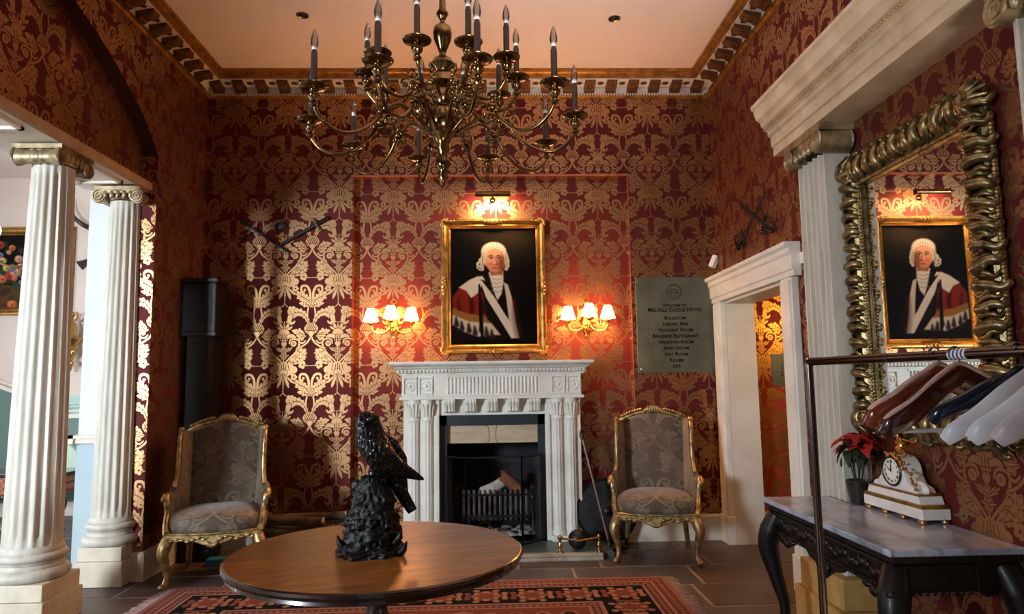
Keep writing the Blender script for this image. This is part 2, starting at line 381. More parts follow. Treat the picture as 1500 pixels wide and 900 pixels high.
M_FLAGS = [mk('flagstone_%s' % n, a, b, .42, scale=3, bump=.25, bscale=14, lo=.35, hi=.7, bdist=.004) for n, a, b in
           (('brown', L(98, 78, 66), L(72, 56, 48)), ('grey', L(88, 84, 84), L(66, 62, 62)), ('umber', L(84, 66, 54), L(60, 48, 42)), ('plum', L(100, 80, 76), L(76, 60, 58)))]
XL, XR, YB = -2.74, 2.21, 6.65
ZC = 4.515

# ------------------------------------------------------------------ large structure
struct(MB().box(-7.3, 4.2, -2.4, 9.0, -.12, -.0035).build('floor', M_MORTAR, smooth=0), 'stone flagged floor of the hall')
FLOOR = bpy.data.objects['floor']
rows = [2.3, 2.95, 3.5, 4.15, 4.76, 5.26, 5.78, 6.3, 6.9]
unit = [MB().bevbox(-.5, .5, -.5, .5, -.03, 0, .004).build('flagstone_source', m, smooth=0) for m in M_FLAGS]
def flag(x0, x1, y0, y1, k, dz):
    o = bpy.data.objects.new('flagstone', unit[k].data); COL.objects.link(o); o.parent = FLOOR
    g = .010; o.scale = (x1-x0-2*g, y1-y0-2*g, 1); o.location = ((x0+x1)/2, (y0+y1)/2, dz)
rng = random.Random(11)
for j in range(len(rows)-1):
    x = -3.32 + rng.uniform(-.5, 0); x1 = 2.9 if j > 3 else 2.2
    while x < x1:
        w = rng.uniform(.62, 1.05); flag(x, x+w, rows[j], rows[j+1], rng.choice((0, 0, 1, 2, 3)), rng.uniform(-.003, .002)); x += w
y = 4.3
while y < 8.6:      # the side room's flags seen between the columns
    x = -6.1
    while x < -3.4:
        w = rng.uniform(.6, .95); flag(x, min(x+w, -3.34), y, y+.6, rng.choice((0, 1, 1, 3)), rng.uniform(-.003, .002)); x += w
        if x > -3.7: break
    y += .6
for o in unit: bpy.data.objects.remove(o)

# ceiling, walls
struct(MB().box(-2.9, 2.5, -2.1, 6.9, ZC, ZC+.1).build('ceiling', M_CEIL, smooth=0), 'pale plaster ceiling')
RX0, RX1, RZ = -1.315, 1.368, 3.51      # recessed panel in the back wall
def hole_wall(y0, y1, x0, x1, z1, hx0, hx1, hz0, hz1):
    m = MB()
    m.box(x0, hx0, y0, y1, 0, z1); m.box(hx1, x1, y0, y1, 0, z1); m.box(hx0, hx1, y0, y1, hz1, z1)
    if hz0 > 0: m.box(hx0, hx1, y0, y1, 0, hz0)
    return m
struct(hole_wall(YB, YB+.1, -3.4, 4.1, ZC, RX0, RX1, 0, RZ).build('wall_back', WPX, smooth=0, bevel=.004), 'back wall in red and gold damask paper')
struct(hole_wall(YB+.1, YB+.2, RX0-.1, RX1+.1, RZ+.1, -.46, .48, 0, 1.17).build('wall_recess', WPX, smooth=0), 'shallow recessed panel of damask paper behind the fireplace')
tr = MB(); tr.box(RX0-.02, RX1+.02, YB-.012, YB+.002, RZ-.004, RZ+.012); tr.box(RX1, RX1+.007, YB-.005, YB+.002, .3, RZ)
struct(tr.build('trim_4', mk('gilt_fillet', L(170, 104, 70), L(146, 80, 52), .5, scale=8), smooth=0), 'thin gilt fillet edging the recess')
# firebox
fb = MB(); fb.box(-.5, .52, 7.32, 7.38, 0, 1.3); fb.box(-.52, -.46, 6.84, 7.38, 0, 1.3); fb.box(.48, .54, 6.84, 7.38, 0, 1.3); fb.box(-.5, .52, 6.84, 7.38, 1.2, 1.3); fb.box(-.5,.52,6.5,7.38,.0,.055)
struct(fb.build('wall_firebox', M_SOOT, smooth=0), 'sooty lining of the fire opening')
# right wall with its doorway
DY0, DY1, DZ = 5.03, 6.44, 2.22
rw = MB(); rw.box(XR, XR+.26, -2, DY0, 0, ZC); rw.box(XR, XR+.26, DY1, YB+.05, 0, ZC); rw.box(XR, XR+.26, DY0, DY1, DZ, ZC)
struct(rw.build('wall_right', WPY, smooth=0), 'right wall in damask paper')
# left wall: solid end by the corner, arch above the colonnade, infill over the beam
struct(MB().box(-3.3, -2.86, 5.74, YB+.1, 0, 3.2).build('wall_pier', M_PALE, smooth=0), 'pale painted end of the thick left wall')
lw = MB(); lw.box(-2.86, XL, 5.70, YB+.05, 0, ZC)
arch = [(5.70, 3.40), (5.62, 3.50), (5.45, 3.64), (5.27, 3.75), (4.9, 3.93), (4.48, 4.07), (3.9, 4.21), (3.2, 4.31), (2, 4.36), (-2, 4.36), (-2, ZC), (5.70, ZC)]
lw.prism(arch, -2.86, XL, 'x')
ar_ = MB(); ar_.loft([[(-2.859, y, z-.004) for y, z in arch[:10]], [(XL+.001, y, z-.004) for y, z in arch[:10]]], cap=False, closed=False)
struct(ar_.build('trim_6', mk('shaded_reveal', L(58, 24, 18), L(44, 18, 14), .7, scale=4), smooth=0), 'reveal of the flat arch with its shade painted in')  # shade on the reveal is put into this dark colour
struct(lw.build('wall_left', WPY, smooth=0), 'left wall in damask paper with a wide flat arch')
struct(MB().box(-3.3, -2.86, -2, 5.72, 3.17, ZC).build('wall_over_beam', WPY, smooth=0), 'papered infill above the colonnade')
jm = MB().box(-2.862, -2.738, 5.694, 5.70, .24, 3.42)
struct(jm.build('wall_jamb', WPX, smooth=0), 'narrow papered jamb beside the far column')
bm_ = MB().box(-3.32, -2.80, -2, 5.70, 3.125, 3.17); bm_.box(-2.82, -2.80, -2, 5.7, 3.115, 3.18)
BEAM = struct(bm_.build('beam', M_CREAM, smooth=0), 'white panelled beam over the colonnade')
be = MB(); be.prism([(-2.80, 3.10), (-2.775, 3.112), (-2.775, 3.17), (-2.80, 3.185)], -2, 5.7, 'y'); be.build('edge_strip', M_TAN, BEAM, smooth=0)
for y0 in (2.3, 3.4, 4.98):
    q = MB(); y1 = y0 + (.5 if y0 > 4 else .9)
    q.box(-3.24, -2.9, y0, y0+.03, 3.105, 3.126); q.box(-3.24, -2.9, y1-.03, y1, 3.105, 3.126); q.box(-3.24, -3.21, y0, y1, 3.105, 3.126); q.box(-2.93, -2.9, y0, y1, 3.105, 3.126)
    q.build('soffit_panel', M_CREAM, BEAM, smooth=0)
# the shell behind the camera and the side room
sh = MB(); sh.box(-2.8, -.8, -2.2, -2, 0, ZC); sh.box(.8, 2.5, -2.2, -2, 0, ZC); sh.box(-.8, .8, -2.2, -2, 2.75, ZC)
struct(sh.build('wall_front', M_DARKP, smooth=0), 'front wall with the entrance')
sf = MB(); sf.box(-7.2, -6.85, -2.2, -2, 0, 4.2); sf.box(-5.5, -2.8, -2.2, -2, 0, 4.2); sf.box(-6.85, -5.5, -2.2, -2, 0, 1.5); sf.box(-6.85, -5.5, -2.2, -2, 3.1, 4.2)
struct(sf.build('wall_side_front', M_CREAM, smooth=0), 'front wall of the side room')
sl = MB(); sl.box(-7.2, -7, -2, 4.9, 0, 4.2); sl.box(-7.2, -7, 6.3, 8.8, 0, 4.2); sl.box(-7.2, -7, 4.9, 6.3, 0, .7); sl.box(-7.2, -7, 4.9, 6.3, 3.0, 4.2)
struct(sl.build('wall_side_left', M_CREAM, smooth=0), 'outer wall of the side room')
struct(MB().box(-7.2, -2.86, 8.6, 8.8, 0, 4.2).build('wall_side_far', mk('warm_cream_wall', L(226, 208, 194), L(216, 198, 184), .7, scale=2), smooth=0), 'cream far wall of the side room')
SFAR = bpy.data.objects['wall_side_far']
struct(MB().box(-7.2, -3.3, -2.2, 8.8, 4.1, 4.2).build('ceiling_side', M_CEIL, smooth=0), 'ceiling of the side room')
struct(MB().box(-3.3, -3.2, 6.7, 8.7, 0, 4.2).build('wall_side_right', M_PALE, smooth=0), 'side wall beyond the far column')
# sloping dado of the side room
rail = [(-7, 2.05), (-5.9, 1.517), (-5.12, 1.22), (-5.04, 1.14), (-3.3, 1.136)]
MB().prism(rail + [(-3.3, 0), (-7, 0)], 8.585, 8.6, 'y').build('dado', M_TEAL, SFAR, smooth=0)
rl = MB()
for (x0, z0), (x1, z1) in zip(rail, rail[1:]):
    rl.prism([(x0, z0), (x1, z1), (x1, z1+.05), (x0, z0+.05)], 8.55, 8.6, 'y'); rl.prism([(x0, z0+.075), (x1, z1+.075), (x1, z1+.10), (x0, z0+.10)], 8.565, 8.6, 'y')
rl.build('dado_rail', M_CREAM, SFAR, smooth=0)
MB().box(-7, -3.3, 8.57, 8.6, 0, .16).build('skirting', M_CREAM, SFAR, smooth=0)
PIER = bpy.data.objects['wall_pier']
MB().box(-3.305, -2.86, 5.735, 5.74, 0, 1.06).build('dado', M_BLUE, PIER, smooth=0)
dr = MB(); dr.box(-3.34, -2.86, 5.69, 5.74, 1.06, 1.10); dr.box(-3.36, -2.86, 5.67, 5.74, 1.10, 1.125); dr.box(-3.36, -3.3, 5.67, 6.7, 1.06, 1.125)
dr.build('dado_rail', M_CREAM, PIER, smooth=0)
# corridor beyond the doorway
struct(MB().box(2.46, 4.1, YB-.05, YB-.002, 0, 2.35).build('wall_corridor', WPC, smooth=0), 'lit damask wall of the passage beyond the doorway')
struct(MB().box(2.2, 4.1, 4.2, 6.7, 2.30, 2.38).build('ceiling_corridor', M_CEIL, smooth=0), 'passage ceiling')
cs = MB(); cs.box(4.0, 4.1, 4.2, 6.7, 0, 2.4); cs.box(2.4, 4.1, 4.1, 4.2, 0, 2.4)
struct(cs.build('wall_passage_end', WPY, smooth=0), 'end walls of the passage')
lamp('passage_lamp', 'POINT', (3.35, 5.5, 2.1), 30, (1, .62, .26), shadow_soft_size=.12)
# skirting boards
struct(MB().bevbox(RX1-.3, XR, YB-.03, YB, 0, .24, .02).build('baseboard_back', M_SKIRT, smooth=0), 'pale skirting board right of the fireplace')
struct(MB().bevbox(XL, RX0+.3, YB-.03, YB, 0, .24, .02).build('baseboard_back_left', M_SKIRT, smooth=0), 'pale skirting board left of the fireplace')
struct(MB().bevbox(XL-.12, XL+.035, 5.66, YB, 0, .22, .02).build('baseboard_left', M_PLINTH, smooth=0), 'stone skirting along the dark left wall')
struct(MB().bevbox(2.46, 4.0, YB-.08, YB-.05, 0, .26, .02).build('baseboard_corridor', M_SKIRT, smooth=0), 'skirting board in the passage')
struct(MB().bevbox(XR-.03, XR, -2, 4.82, 0, .22, .02).build('baseboard_right', M_SKIRT, smooth=0), 'skirting board of the right wall')
# doorway casing
D = struct(bpy.data.objects.new('door_1', None), 'white stone door surround in the right wall'); COL.objects.link(D)
x = XR
MB().prism([(x, DZ), (x-.06, DZ), (x-.06, DZ+.04), (x-.075, DZ+.05), (x-.075, DZ+.15), (x-.09, DZ+.165), (x-.09, DZ+.2), (x-.12, DZ+.215), (x-.12, DZ+.245), (x, DZ+.245)], 4.80, 6.64, 'y').build('lintel', M_MARBLE, D, smooth=0, bevel=.004)
for y0, y1, nm in ((4.86, 5.05, 'jamb'), (6.42, 6.61, 'jamb')):
    m = MB(); m.box(x-.055, x, y0, y1, 0, DZ)
    m.box(x-.07, x, y0+.02, y1-.02, .25, DZ-.02); m.box(x-.075, x, y0-.01, y1+.01, 0, .25)
    m.build(nm, M_MARBLE, D, smooth=0, bevel=.006)
for y0, y1 in ((DY0-.01, DY0+.02), (DY1-.02, DY1+.01)): MB().box(x, x+.27, y0, y1, 0, DZ).build('reveal', M_SKIRT, D, smooth=0)
MB().box(x, x+.27, DY0, DY1, DZ-.02, DZ+.002).build('reveal', M_SKIRT, D, smooth=0)

# ------------------------------------------------------------------ cornice
def run(side, prof):   # closed profile (projection, z) swept along one wall, mitred into the corners
    m = MB(); n = len(prof)
    if side == 'back': a = [(XL+p, YB-p, z) for p, z in prof]; b = [(XR-p, YB-p, z) for p, z in prof]
    if side == 'left': a = [(XL+p, -2, z) for p, z in prof]; b = [(XL+p, YB-p, z) for p, z in prof]
    if side == 'right': a = [(XR-p, -2, z) for p, z in prof]; b = [(XR-p, YB-p, z) for p, z in prof]
    return m.loft([a, b])
FR = [(0, 4.335), (.02, 4.335), (.02, 4.40), (.16, 4.425), (.16, 4.44), (0, 4.44)]
GM = [(0, 4.435), (.165, 4.435), (.165, 4.458), (.18, 4.462), (.18, 4.475), (.20, 4.486), (.215, 4.488), (.215, ZC), (0, ZC)]
BD = [(0, 4.295), (.018, 4.30), (.03, 4.312), (.03, 4.335), (.018, 4.345), (0, 4.345)]
def bracket_mesh():
    m = MB(); m.prism([(0, 4.345), (.03, 4.345), (.05, 4.365), (.10, 4.375), (.135, 4.395), (.14, 4.43), (0, 4.43)], -.05, .05, 'x')
    m.v = [(x, -y, z) for x, y, z in m.v]
    m.ball((0, -.075, 4.372), (.035, .05, .018), 8, 5); return m
def rosette_mesh():
    m = MB()
    for k in range(5): m.ball((.02*math.cos(k*1.257), .02*math.sin(k*1.257), 0), (.016, .016, .007), 6, 4)
    m.ball((0, 0, -.004), (.009, .009, .009), 6, 4); return m
BR = bracket_mesh().build('bracket', M_BRKT); RO = rosette_mesh().build('rosette', M_BRKT)
for side, nm, lab in (('back', 'trim_1', 'white and gilt bracketed cornice over the back wall'), ('left', 'trim_2', 'white and gilt bracketed cornice over the left wall'), ('right', 'trim_3', 'white and gilt bracketed cornice over the right wall')):
    T = struct(run(side, FR).build(nm, mk('white_cornice_'+side, L(226, 222, 214), L(206, 200, 190), .6, scale=8), smooth=0), lab)
    run(side, GM).build('gilt_moulding', M_CORN, T, smooth=0)
    run(side, BD).build('bead_course', M_CORN, T, smooth=0)
    dn = MB(); n0, n1, st = (XL, XR, .027) if side == 'back' else (1.0, YB-.1, .027)
    v = n0+.05
    while v < n1-.05:
        if side == 'back': dn.box(v, v+.014, YB-.04, YB-.02, 4.318, 4.338)
        elif side == 'left': dn.box(XL+.02, XL+.04, v, v+.014, 4.318, 4.338)
        else: dn.box(XR-.04, XR-.02, v, v+.014, 4.318, 4.338)
        v += st
    dn.build('dentil_row', M_CREAM if side == 'back' else M_CORN, T, smooth=0)['kind'] = 'stuff'
    c = -2.62 if side == 'back' else 2.05
    while c < (XR-.06 if side == 'back' else YB-.2):
        for src, dx in ((BR, 0), (RO, .107)):
            o = src.copy(); COL.objects.link(o); o.parent = T
            if side == 'back': o.location = (c+dx, YB-.02 if src == BR else YB-.10, 0 if src == BR else 4.412)
            elif side == 'left': o.rotation_euler[2] = PI/2; o.location = (XL+.02 if src == BR else XL+.10, c+dx, 0 if src == BR else 4.412)
            else: o.rotation_euler[2] = -PI/2; o.location = (XR-.02 if src == BR else XR-.10, c+dx, 0 if src == BR else 4.412)
        c += .2135
for o in (BR, RO): bpy.data.objects.remove(o)

# ------------------------------------------------------------------ columns and pilasters
def fluted(m, cx, cy, z0, z1, r0, r1, n=18, seg=126, y=0):
    rings = []
    for t in (0, .02, .035, .3, .5, .7, .9, .965, .98, 1):
        r = r0 + (r1-r0)*(t**1.5); z = z0+(z1-z0)*t; fl = .0 if t in (0, 1) else (1 if .03 < t < .97 else .5); ring = []
        for k in range(seg):
            a = 2*PI*k/seg; ph = (k*n/seg) % 1
            d = 0 if ph < .18 else math.sin((ph-.18)/.82*PI)*.105*r0*fl
            ring.append((cx+(r-d)*math.cos(a), cy+(r-d)*math.sin(a), z))
        rings.append(ring)
    m.loft(rings); return m
def volute(m, c, r, ax, w, n=40, turns=2.4):   # spiral ridge on both ends of a bolster lying along ax
    for s in (-1, 1):
        pts = []
        for i in range(n):
            t = i/(n-1); a = PI/2 + turns*2*PI*t; q = r*(1-.86*t)
            if ax == 'y': pts.append((c[0]+s*0+q*math.cos(a), c[1]+s*w/2, c[2]+q*math.sin(a)))
            else: pts.append((c[0]+s*w/2, c[1]+q*math.cos(a), c[2]+q*math.sin(a)))
        m.tube(pts, [.011*(1-.5*i/n) for i in range(n)], 6)
def capital(m, cx, cy, z, r, h=.16, turn=False):   # Ionic capital, front towards -Y
    W = r*1.25; vr = h*.38
    m.lathe([(r*1.0, z-h*.62), (r*1.12, z-h*.52), (r*1.12, z-h*.46), (r*1.02, z-h*.42), (r*1.25, z-h*.2)], (cx, cy, 0), 28)
    for s in (-1, 1):
        for k, (t, q) in enumerate(((-1, 1), (-.75, .92), (-.45, .74), (-.18, .66), (.18, .66), (.45, .74), (.75, .92), (1, 1))):
            pass
        ring = []
        for t, q in ((-1, 1), (-.82, .97), (-.6, .8), (-.3, .7), (-.25, .76), (-.12, .76), (-.07, .7), (.07, .7), (.12, .76), (.25, .76), (.3, .7), (.6, .8), (.82, .97), (1, 1)):
            ring.append([(cx+s*W+vr*q*.82*math.cos(a*PI/10), cy+t*r*1.15, z-h*.48+vr*q*math.sin(a*PI/10)) for a in range(20)])
        m.loft(ring)
        volute(m, (cx+s*W, cy, z-h*.48), vr*.9, 'y', r*2.32)
    m.box(cx-W, cx+W, cy-r*1.18, cy+r*1.18, z-h*.34, z-.03)
    m.box(cx-W-vr*.5, cx+W+vr*.5, cy-r*1.28, cy+r*1.28, z-.03, z)
    for k in range(5): m.ball((cx+(k-2)*r*.42, cy-r*1.2, z-h*.42), (r*.16, r*.12, h*.2), 8, 6)
    if turn: m.v = [(-y, x, z_) for x, y, z_ in m.v]
def column(cx, cy, r0, r1, zb, label, half=.225, turn=False):
    T = thing('fluted_column', label, 'column', (cx, cy, 0), 0, 'white fluted columns of the colonnade')
    p = MB(); p.box(-half-.015, half+.015, -half-.015, half+.015, 0, .185); p.build('plinth', M_PLINTH, T, smooth=0, bevel=.005)
    p = MB(); p.box(-half, half, -half, half, .187, zb); p.build('upper_plinth', M_PLINTH, T, smooth=0, bevel=.005)
    pr = []
    def torus(r, z, h, n=6): return [(r-h/2+h/2*math.cos(-PI/2+PI*i/n)+.0, z+h/2+h/2*math.sin(-PI/2+PI*i/n)) for i in range(n+1)]
    pr += torus(r0+.055, zb, .075); pr += [(r0+.02, zb+.08), (r0+.012, zb+.10), (r0+.022, zb+.115)]; pr += torus(r0+.035, zb+.12, .05); pr += [(r0+.012, zb+.175), (r0+.012, zb+.19), (r0, zb+.21)]
    b = MB(); b.lathe(pr, (0,0,0), 40); b.build('base', M_STONE, T, smooth=50)
    fluted(MB(), 0, 0, zb+.20, 3.0, r0, r1).build('shaft', M_STONE, T, smooth=50)
    c = MB(); capital(c, 0, 0, 3.112, r1, .165, turn); c.build('capital', M_CAP, T, smooth=45)
    return T
column(-2.98, 4.74, .170, .127, .29, 'near fluted white column with bronzed scroll capital, leftmost in view', .2, turn=True)
column(-2.98, 5.70, .150, .119, .29, 'far fluted white column beside the narrow strip of wallpaper', .165)

def pilaster(cy, label):
    T = thing('fluted_pilaster', label, 'pilaster', (XR, cy, 0), 0, 'fluted white pilasters flanking the mirror'); hw = .18
    p = MB(); p.box(-.29, -.002, -hw-.12, hw+.12, 0, .2); p.box(-.26, -.002, -hw-.09, hw+.09, .2, .37); p.build('plinth', mk('warm_lit_stone', L(196, 158, 92), L(166, 124, 64), .6, scale=5, bump=.1), T, smooth=0, bevel=.005)  # warm yellow light is put into the plinth's colour
    b = MB(); b.box(-.21, -.002, -hw-.035, hw+.035, .37, .43); b.box(-.19, -.002, -hw-.02, hw+.02, .43, .47); b.build('base', M_STONE, T, smooth=0, bevel=.012)
    out = [(-hw, -.002), (-hw, -.165)]
    for k in range(5):
        y0 = -hw+.016+k*.068; out += [(y0, -.165)] + [(y0+.028-.028*math.cos(PI*i/8), -.165+.045*math.sin(PI*i/8)) for i in range(1, 8)] + [(y0+.056, -.165)]
    out += [(hw, -.165), (hw, -.002)]
    s = MB(); s.prism([(q, p_) for p_, q in out], .47, 2.87, 'z'); s.build('shaft', M_STONE, T, smooth=30)
    c = MB()
    for sg in (-1, 1):
        c.loft([[(-.02-xq, sg*.2+.062*math.cos(a*PI/10), 2.925+.072*math.sin(a*PI/10)) for a in range(20)] for xq in (0, .2)])
        volute(c, (-.12, sg*.2, 2.925), .066, 'x', .2)
    c.box(-.20, -.002, -.2, .2, 2.93, 2.99); c.box(-.22, -.002, -.25, .25, 2.985, 3.03)
    for k in range(5): c.ball((-.2, (k-2)*.06, 2.915), (.02, .022, .03), 8, 6)
    c.build('capital', M_CAP, T, smooth=45)
pilaster(4.235, 'fluted white pilaster with scroll capital between the doorway and the mirror')
pilaster(2.33, 'fluted white pilaster at the right edge beyond the mirror')
# entablature over the pilasters
E_ = MB().prism([(XR, 3.03), (1.985, 3.03), (1.985, 3.09), (1.97, 3.095), (1.97, 3.165), (1.95, 3.175), (1.95, 3.2), (1.935, 3.205), (1.935, 3.225), (1.91, 3.235), (1.90, 3.27), (1.875, 3.285), (1.86, 3.33), (1.86, 3.35), (1.84, 3.36), (1.84, 3.385), (XR, 3.385)], -1.0, 4.64, 'y')
EN = struct(E_.build('trim_5', mk('entablature_paint', L(216, 198, 168), L(190, 168, 136), .5, scale=5), smooth=0), 'long pale moulded entablature carried by the pilasters')
d = MB(); y = 1.6
while y < 4.62: d.box(1.917, 1.94, y, y+.013, 3.21, 3.228); y += .026
d.build('bead_row', M_TAN, EN, smooth=0)['kind'] = 'stuff'

# ------------------------------------------------------------------ fireplace
F = thing('fireplace_surround', 'white carved marble fireplace surround with fluted frieze', 'fireplace', (.012, 6.52, .055)); F0 = .055
def fz(z): return z-F0
m = MB()   # carcass: legs and header
for s in (-1, 1): m.box(min(s*.82, s*.49), max(s*.82, s*.49), 0, .27, 0, fz(1.37))
m.box(-.49, .49, .03, .27, fz(1.195), fz(1.37)); m.box(-.82, .82, 0, .27, fz(1.345), fz(1.57))
m.build('carcass', M_MARBLE, F, smooth=0, bevel=.004)
for s in (-1, 1):
    for c in (.60, .725):
        q = MB(); n = 60; rings = []
        for z, r in ((0, .055), (.05, .055), (.055, .062), (.085, .062), (.09, .05), (.11, .05), (.13, .048)):
            rings.append([(s*c+r*math.cos(2*PI*k/n), -.005+r*math.sin(2*PI*k/n), z) for k in range(n)])
        for z in (.13, .16, fz(1.12), fz(1.15)):
            r = .047; ring = []
            for k in range(n):
                dd = .006*max(0, math.sin((k*10/n % 1)*PI))*(1 if .14 < z < fz(1.14) else .0); ring.append((s*c+(r-dd)*math.cos(2*PI*k/n), -.005+(r-dd)*math.sin(2*PI*k/n), z))
            rings.append(ring)
        for z, r in ((fz(1.155), .052), (fz(1.17), .052), (fz(1.18), .046)): rings.append([(s*c+r*math.cos(2*PI*k/n), -.005+r*math.sin(2*PI*k/n), z) for k in range(n)])
        for z, r in ((fz(1.25), .05), (fz(1.31), .062), (fz(1.325), .062), (fz(1.345), .066)): rings.append([(s*c+r*math.cos(2*PI*k/n), -.005+r*math.sin(2*PI*k/n), z) for k in range(n)])
        q.loft(rings)
        for k in range(7):
            a = -PI+PI*k/6
            q.tube([(s*c+.05*math.cos(a), -.005+.05*math.sin(a), fz(1.19)), (s*c+.056*math.cos(a), -.005+.056*math.sin(a), fz(1.26)), (s*c+.074*math.cos(a), -.005+.074*math.sin(a), fz(1.305))], [.013, .014, .006], 6)
        q.build('engaged_column', M_MARBLE, F, smooth=40)
    b = MB(); b.box(min(s*.84, s*.53), max(s*.84, s*.53), -.075, .02, 0, .05); b.build('leg_plinth', M_MARBLE, F, smooth=0, bevel=.005)
    b = MB(); b.box(min(s*.535, s*.49), max(s*.535, s*.49), -.02, .02, 0, fz(1.2)); b.build('inner_moulding', M_MARBLE, F, smooth=0, bevel=.008)
fr = MB(); fr.box(-.83, .83, -.05, 0, fz(1.345), fz(1.575)); fr.box(-.85, .85, -.075, 0, fz(1.345), fz(1.372)); fr.build('frieze', M_MARBLE, F, smooth=0, bevel=.004)
fl = MB()
for k in range(25):
    x = -.408+k*.034
    fl.loft([[(x+.013*math.cos(PI+PI*i/8), -.05+.014*math.sin(PI+PI*i/8), z) for i in range(9)] for z in (fz(1.395), fz(1.545))])
fl.box(-.44, .44, -.062, -.05, fz(1.378), fz(1.39)); fl.box(-.44, .44, -.062, -.05, fz(1.55), fz(1.562))
fl.build('frieze_fluting', M_MARBLE, F, smooth=40)
for x in (-.755, -.61, .61, .755):
    p = MB(); p.frame(.128, .17, [(0, 0), (0, .016), (.012, .016), (.02, .004), (.02, 0)], (x, -.05, fz(1.468)))
    p.lathe([(.046, 0), (.046, .012), (.034, .012), (.030, .004), (.018, .006), (.012, .016), (0, .018)], (0,0,0), 20)
    nb = 20*7; 
    for i in range(len(p.v)-nb, len(p.v)): vx, vy, vz = p.v[i]; p.v[i] = (x+vx, -.05-vz, fz(1.468)+vy)
    p.build('patera_panel', M_MARBLE, F, smooth=40)
for k in range(5):
    x = -.395+k*.197; c = MB()
    c.prism([(.03, fz(1.345)), (-.07, fz(1.345)), (-.075, fz(1.325)), (-.065, fz(1.30)), (-.04, fz(1.285)), (-.035, fz(1.265)), (-.028, fz(1.232)), (-.01, fz(1.222)), (.03, fz(1.222))], x-.05, x+.05, 'x')
    for j in (-1, 0, 1): c.tube([(x+j*.03, -.07, fz(1.34)), (x+j*.03, -.074, fz(1.32)), (x+j*.03, -.045, fz(1.288)), (x+j*.03, -.03, fz(1.235))], .011, 6)
    c.build('corbel', M_MARBLE, F, smooth=40)
sp = [(.03, 1.57), (-.055, 1.57), (-.055, 1.585), (-.075, 1.59), (-.075, 1.622), (-.10, 1.63), (-.115, 1.645), (-.15, 1.655), (-.17, 1.668), (-.17, 1.69), (.27, 1.69), (.27, 1.57)]
s = MB(); a = []; b = []
for y, z in sp: e = .83 - min(y, 0)*.62 if y < .2 else .83; a.append((-e, y, fz(z))); b.append((e, y, fz(z)))
s.loft([a, b]); s.build('mantel_shelf', M_MARBLE, F, smooth=0, bevel=.003)
dn = MB(); x = -.87
while x < .87: dn.box(x, x+.02, -.092, -.07, fz(1.594), fz(1.618)); x += .0335
dn.build('dentil_row', M_MARBLE, F, smooth=0)['kind'] = 'stuff'
sl = MB(); sl.box(-.49, -.425, .06, .1, 0, fz(1.195)); sl.box(.425, .49, .06, .1, 0, fz(1.195)); sl.box(-.49, .49, .06, .1, fz(1.10), fz(1.195)); sl.build('slate_slip', M_SLATE, F, smooth=0)
for p_ in ([(-.425, .93), (-.05, .93), (-.033, .97), (-.033, 1.05), (-.05, 1.095), (-.425, 1.095)], [(.425, .93), (.05, .93), (.033, .97), (.033, 1.05), (.05, 1.095), (.425, 1.095)], [(-.045, .93), (.045, .93), (.029, .97), (.029, 1.05), (.045, 1.095), (-.045, 1.095), (-.029, 1.05), (-.029, .97)]):
    MB().prism([(x, fz(z)) for x, z in p_], .105, .2, 'y').build('lintel_stone', M_SAND, F, smooth=0, bevel=.003)
H_ = thing('hearth_slab', 'dark green slate hearth slab in front of the fireplace', 'hearth', (.05, 6.35, 0))
MB().bevbox(-.98, .98, -.3, .5, -.02, .055, .008).build('slab', M_HEARTH, H_, smooth=0)
# fire screen
S_ = thing('fire_screen', 'three-panel black framed glass fire screen before the grate', 'fire screen', (.02, 6.4, .055))
pts = [(-.44, .12), (-.25, -.06), (.25, -.06), (.44, .12)]
for (xa, ya), (xb, yb) in zip(pts, pts[1:]):
    f_ = MB()
    for z in (.012, .77): f_.tube([(xa, ya, z), (xb, yb, z)], .008, 6)
    for x, y in ((xa, ya), (xb, yb)): f_.tube([(x, y, 0), (x, y, .78)], .009, 6)
    P = f_.build('panel_frame', M_BLACK, S_)
    MB().prism([(xa, ya), (xb, yb), (xb, yb+.004), (xa, ya+.004)], .02, .765, 'z').build('pane', M_PANEGLASS, P, smooth=0)
# grate, fuel, kettle
G = thing('fire_grate', 'black iron basket grate with upright bars in the fireplace', 'grate', (.03, 6.95, .055))
for k in range(13):
    x = -.3+k*.05; MB().box(x-.012, x+.012, -.15, -.14, .13, .42).build('bar', M_STEEL, G, smooth=0, bevel=.003)
g = MB(); g.box(-.33, .33, -.16, -.13, .16, .185); g.box(-.33, .33, -.155, -.135, .36, .38); g.box(-.33, .33, -.14, .2, .15, .165); g.box(-.33, -.31, -.15, .2, .15, .4); g.box(.31, .33, -.15, .2, .15, .4)
for k in range(14): g.ball((-.3+k*.046, -.16, .15), .013, 8, 6)
g.build('basket', M_BLACK, G, smooth=0)
for s in (-1, 1):
    l = MB(); l.lathe([(.03, 0), (.03, .02), (.014, .05), (.014, .30), (.03, .33), (.03, .36), (.014, .38), (.028, .42), (.028, .45), (0, .48)], (s*.36, -.15, 0), 12); l.build('andiron', M_BLACK, G)
for k in range(2): MB().tube([(-.25+k*.5, -.1, 0), (-.25+k*.5, -.1, .16)], .012, 6).build('leg', M_BLACK, G)
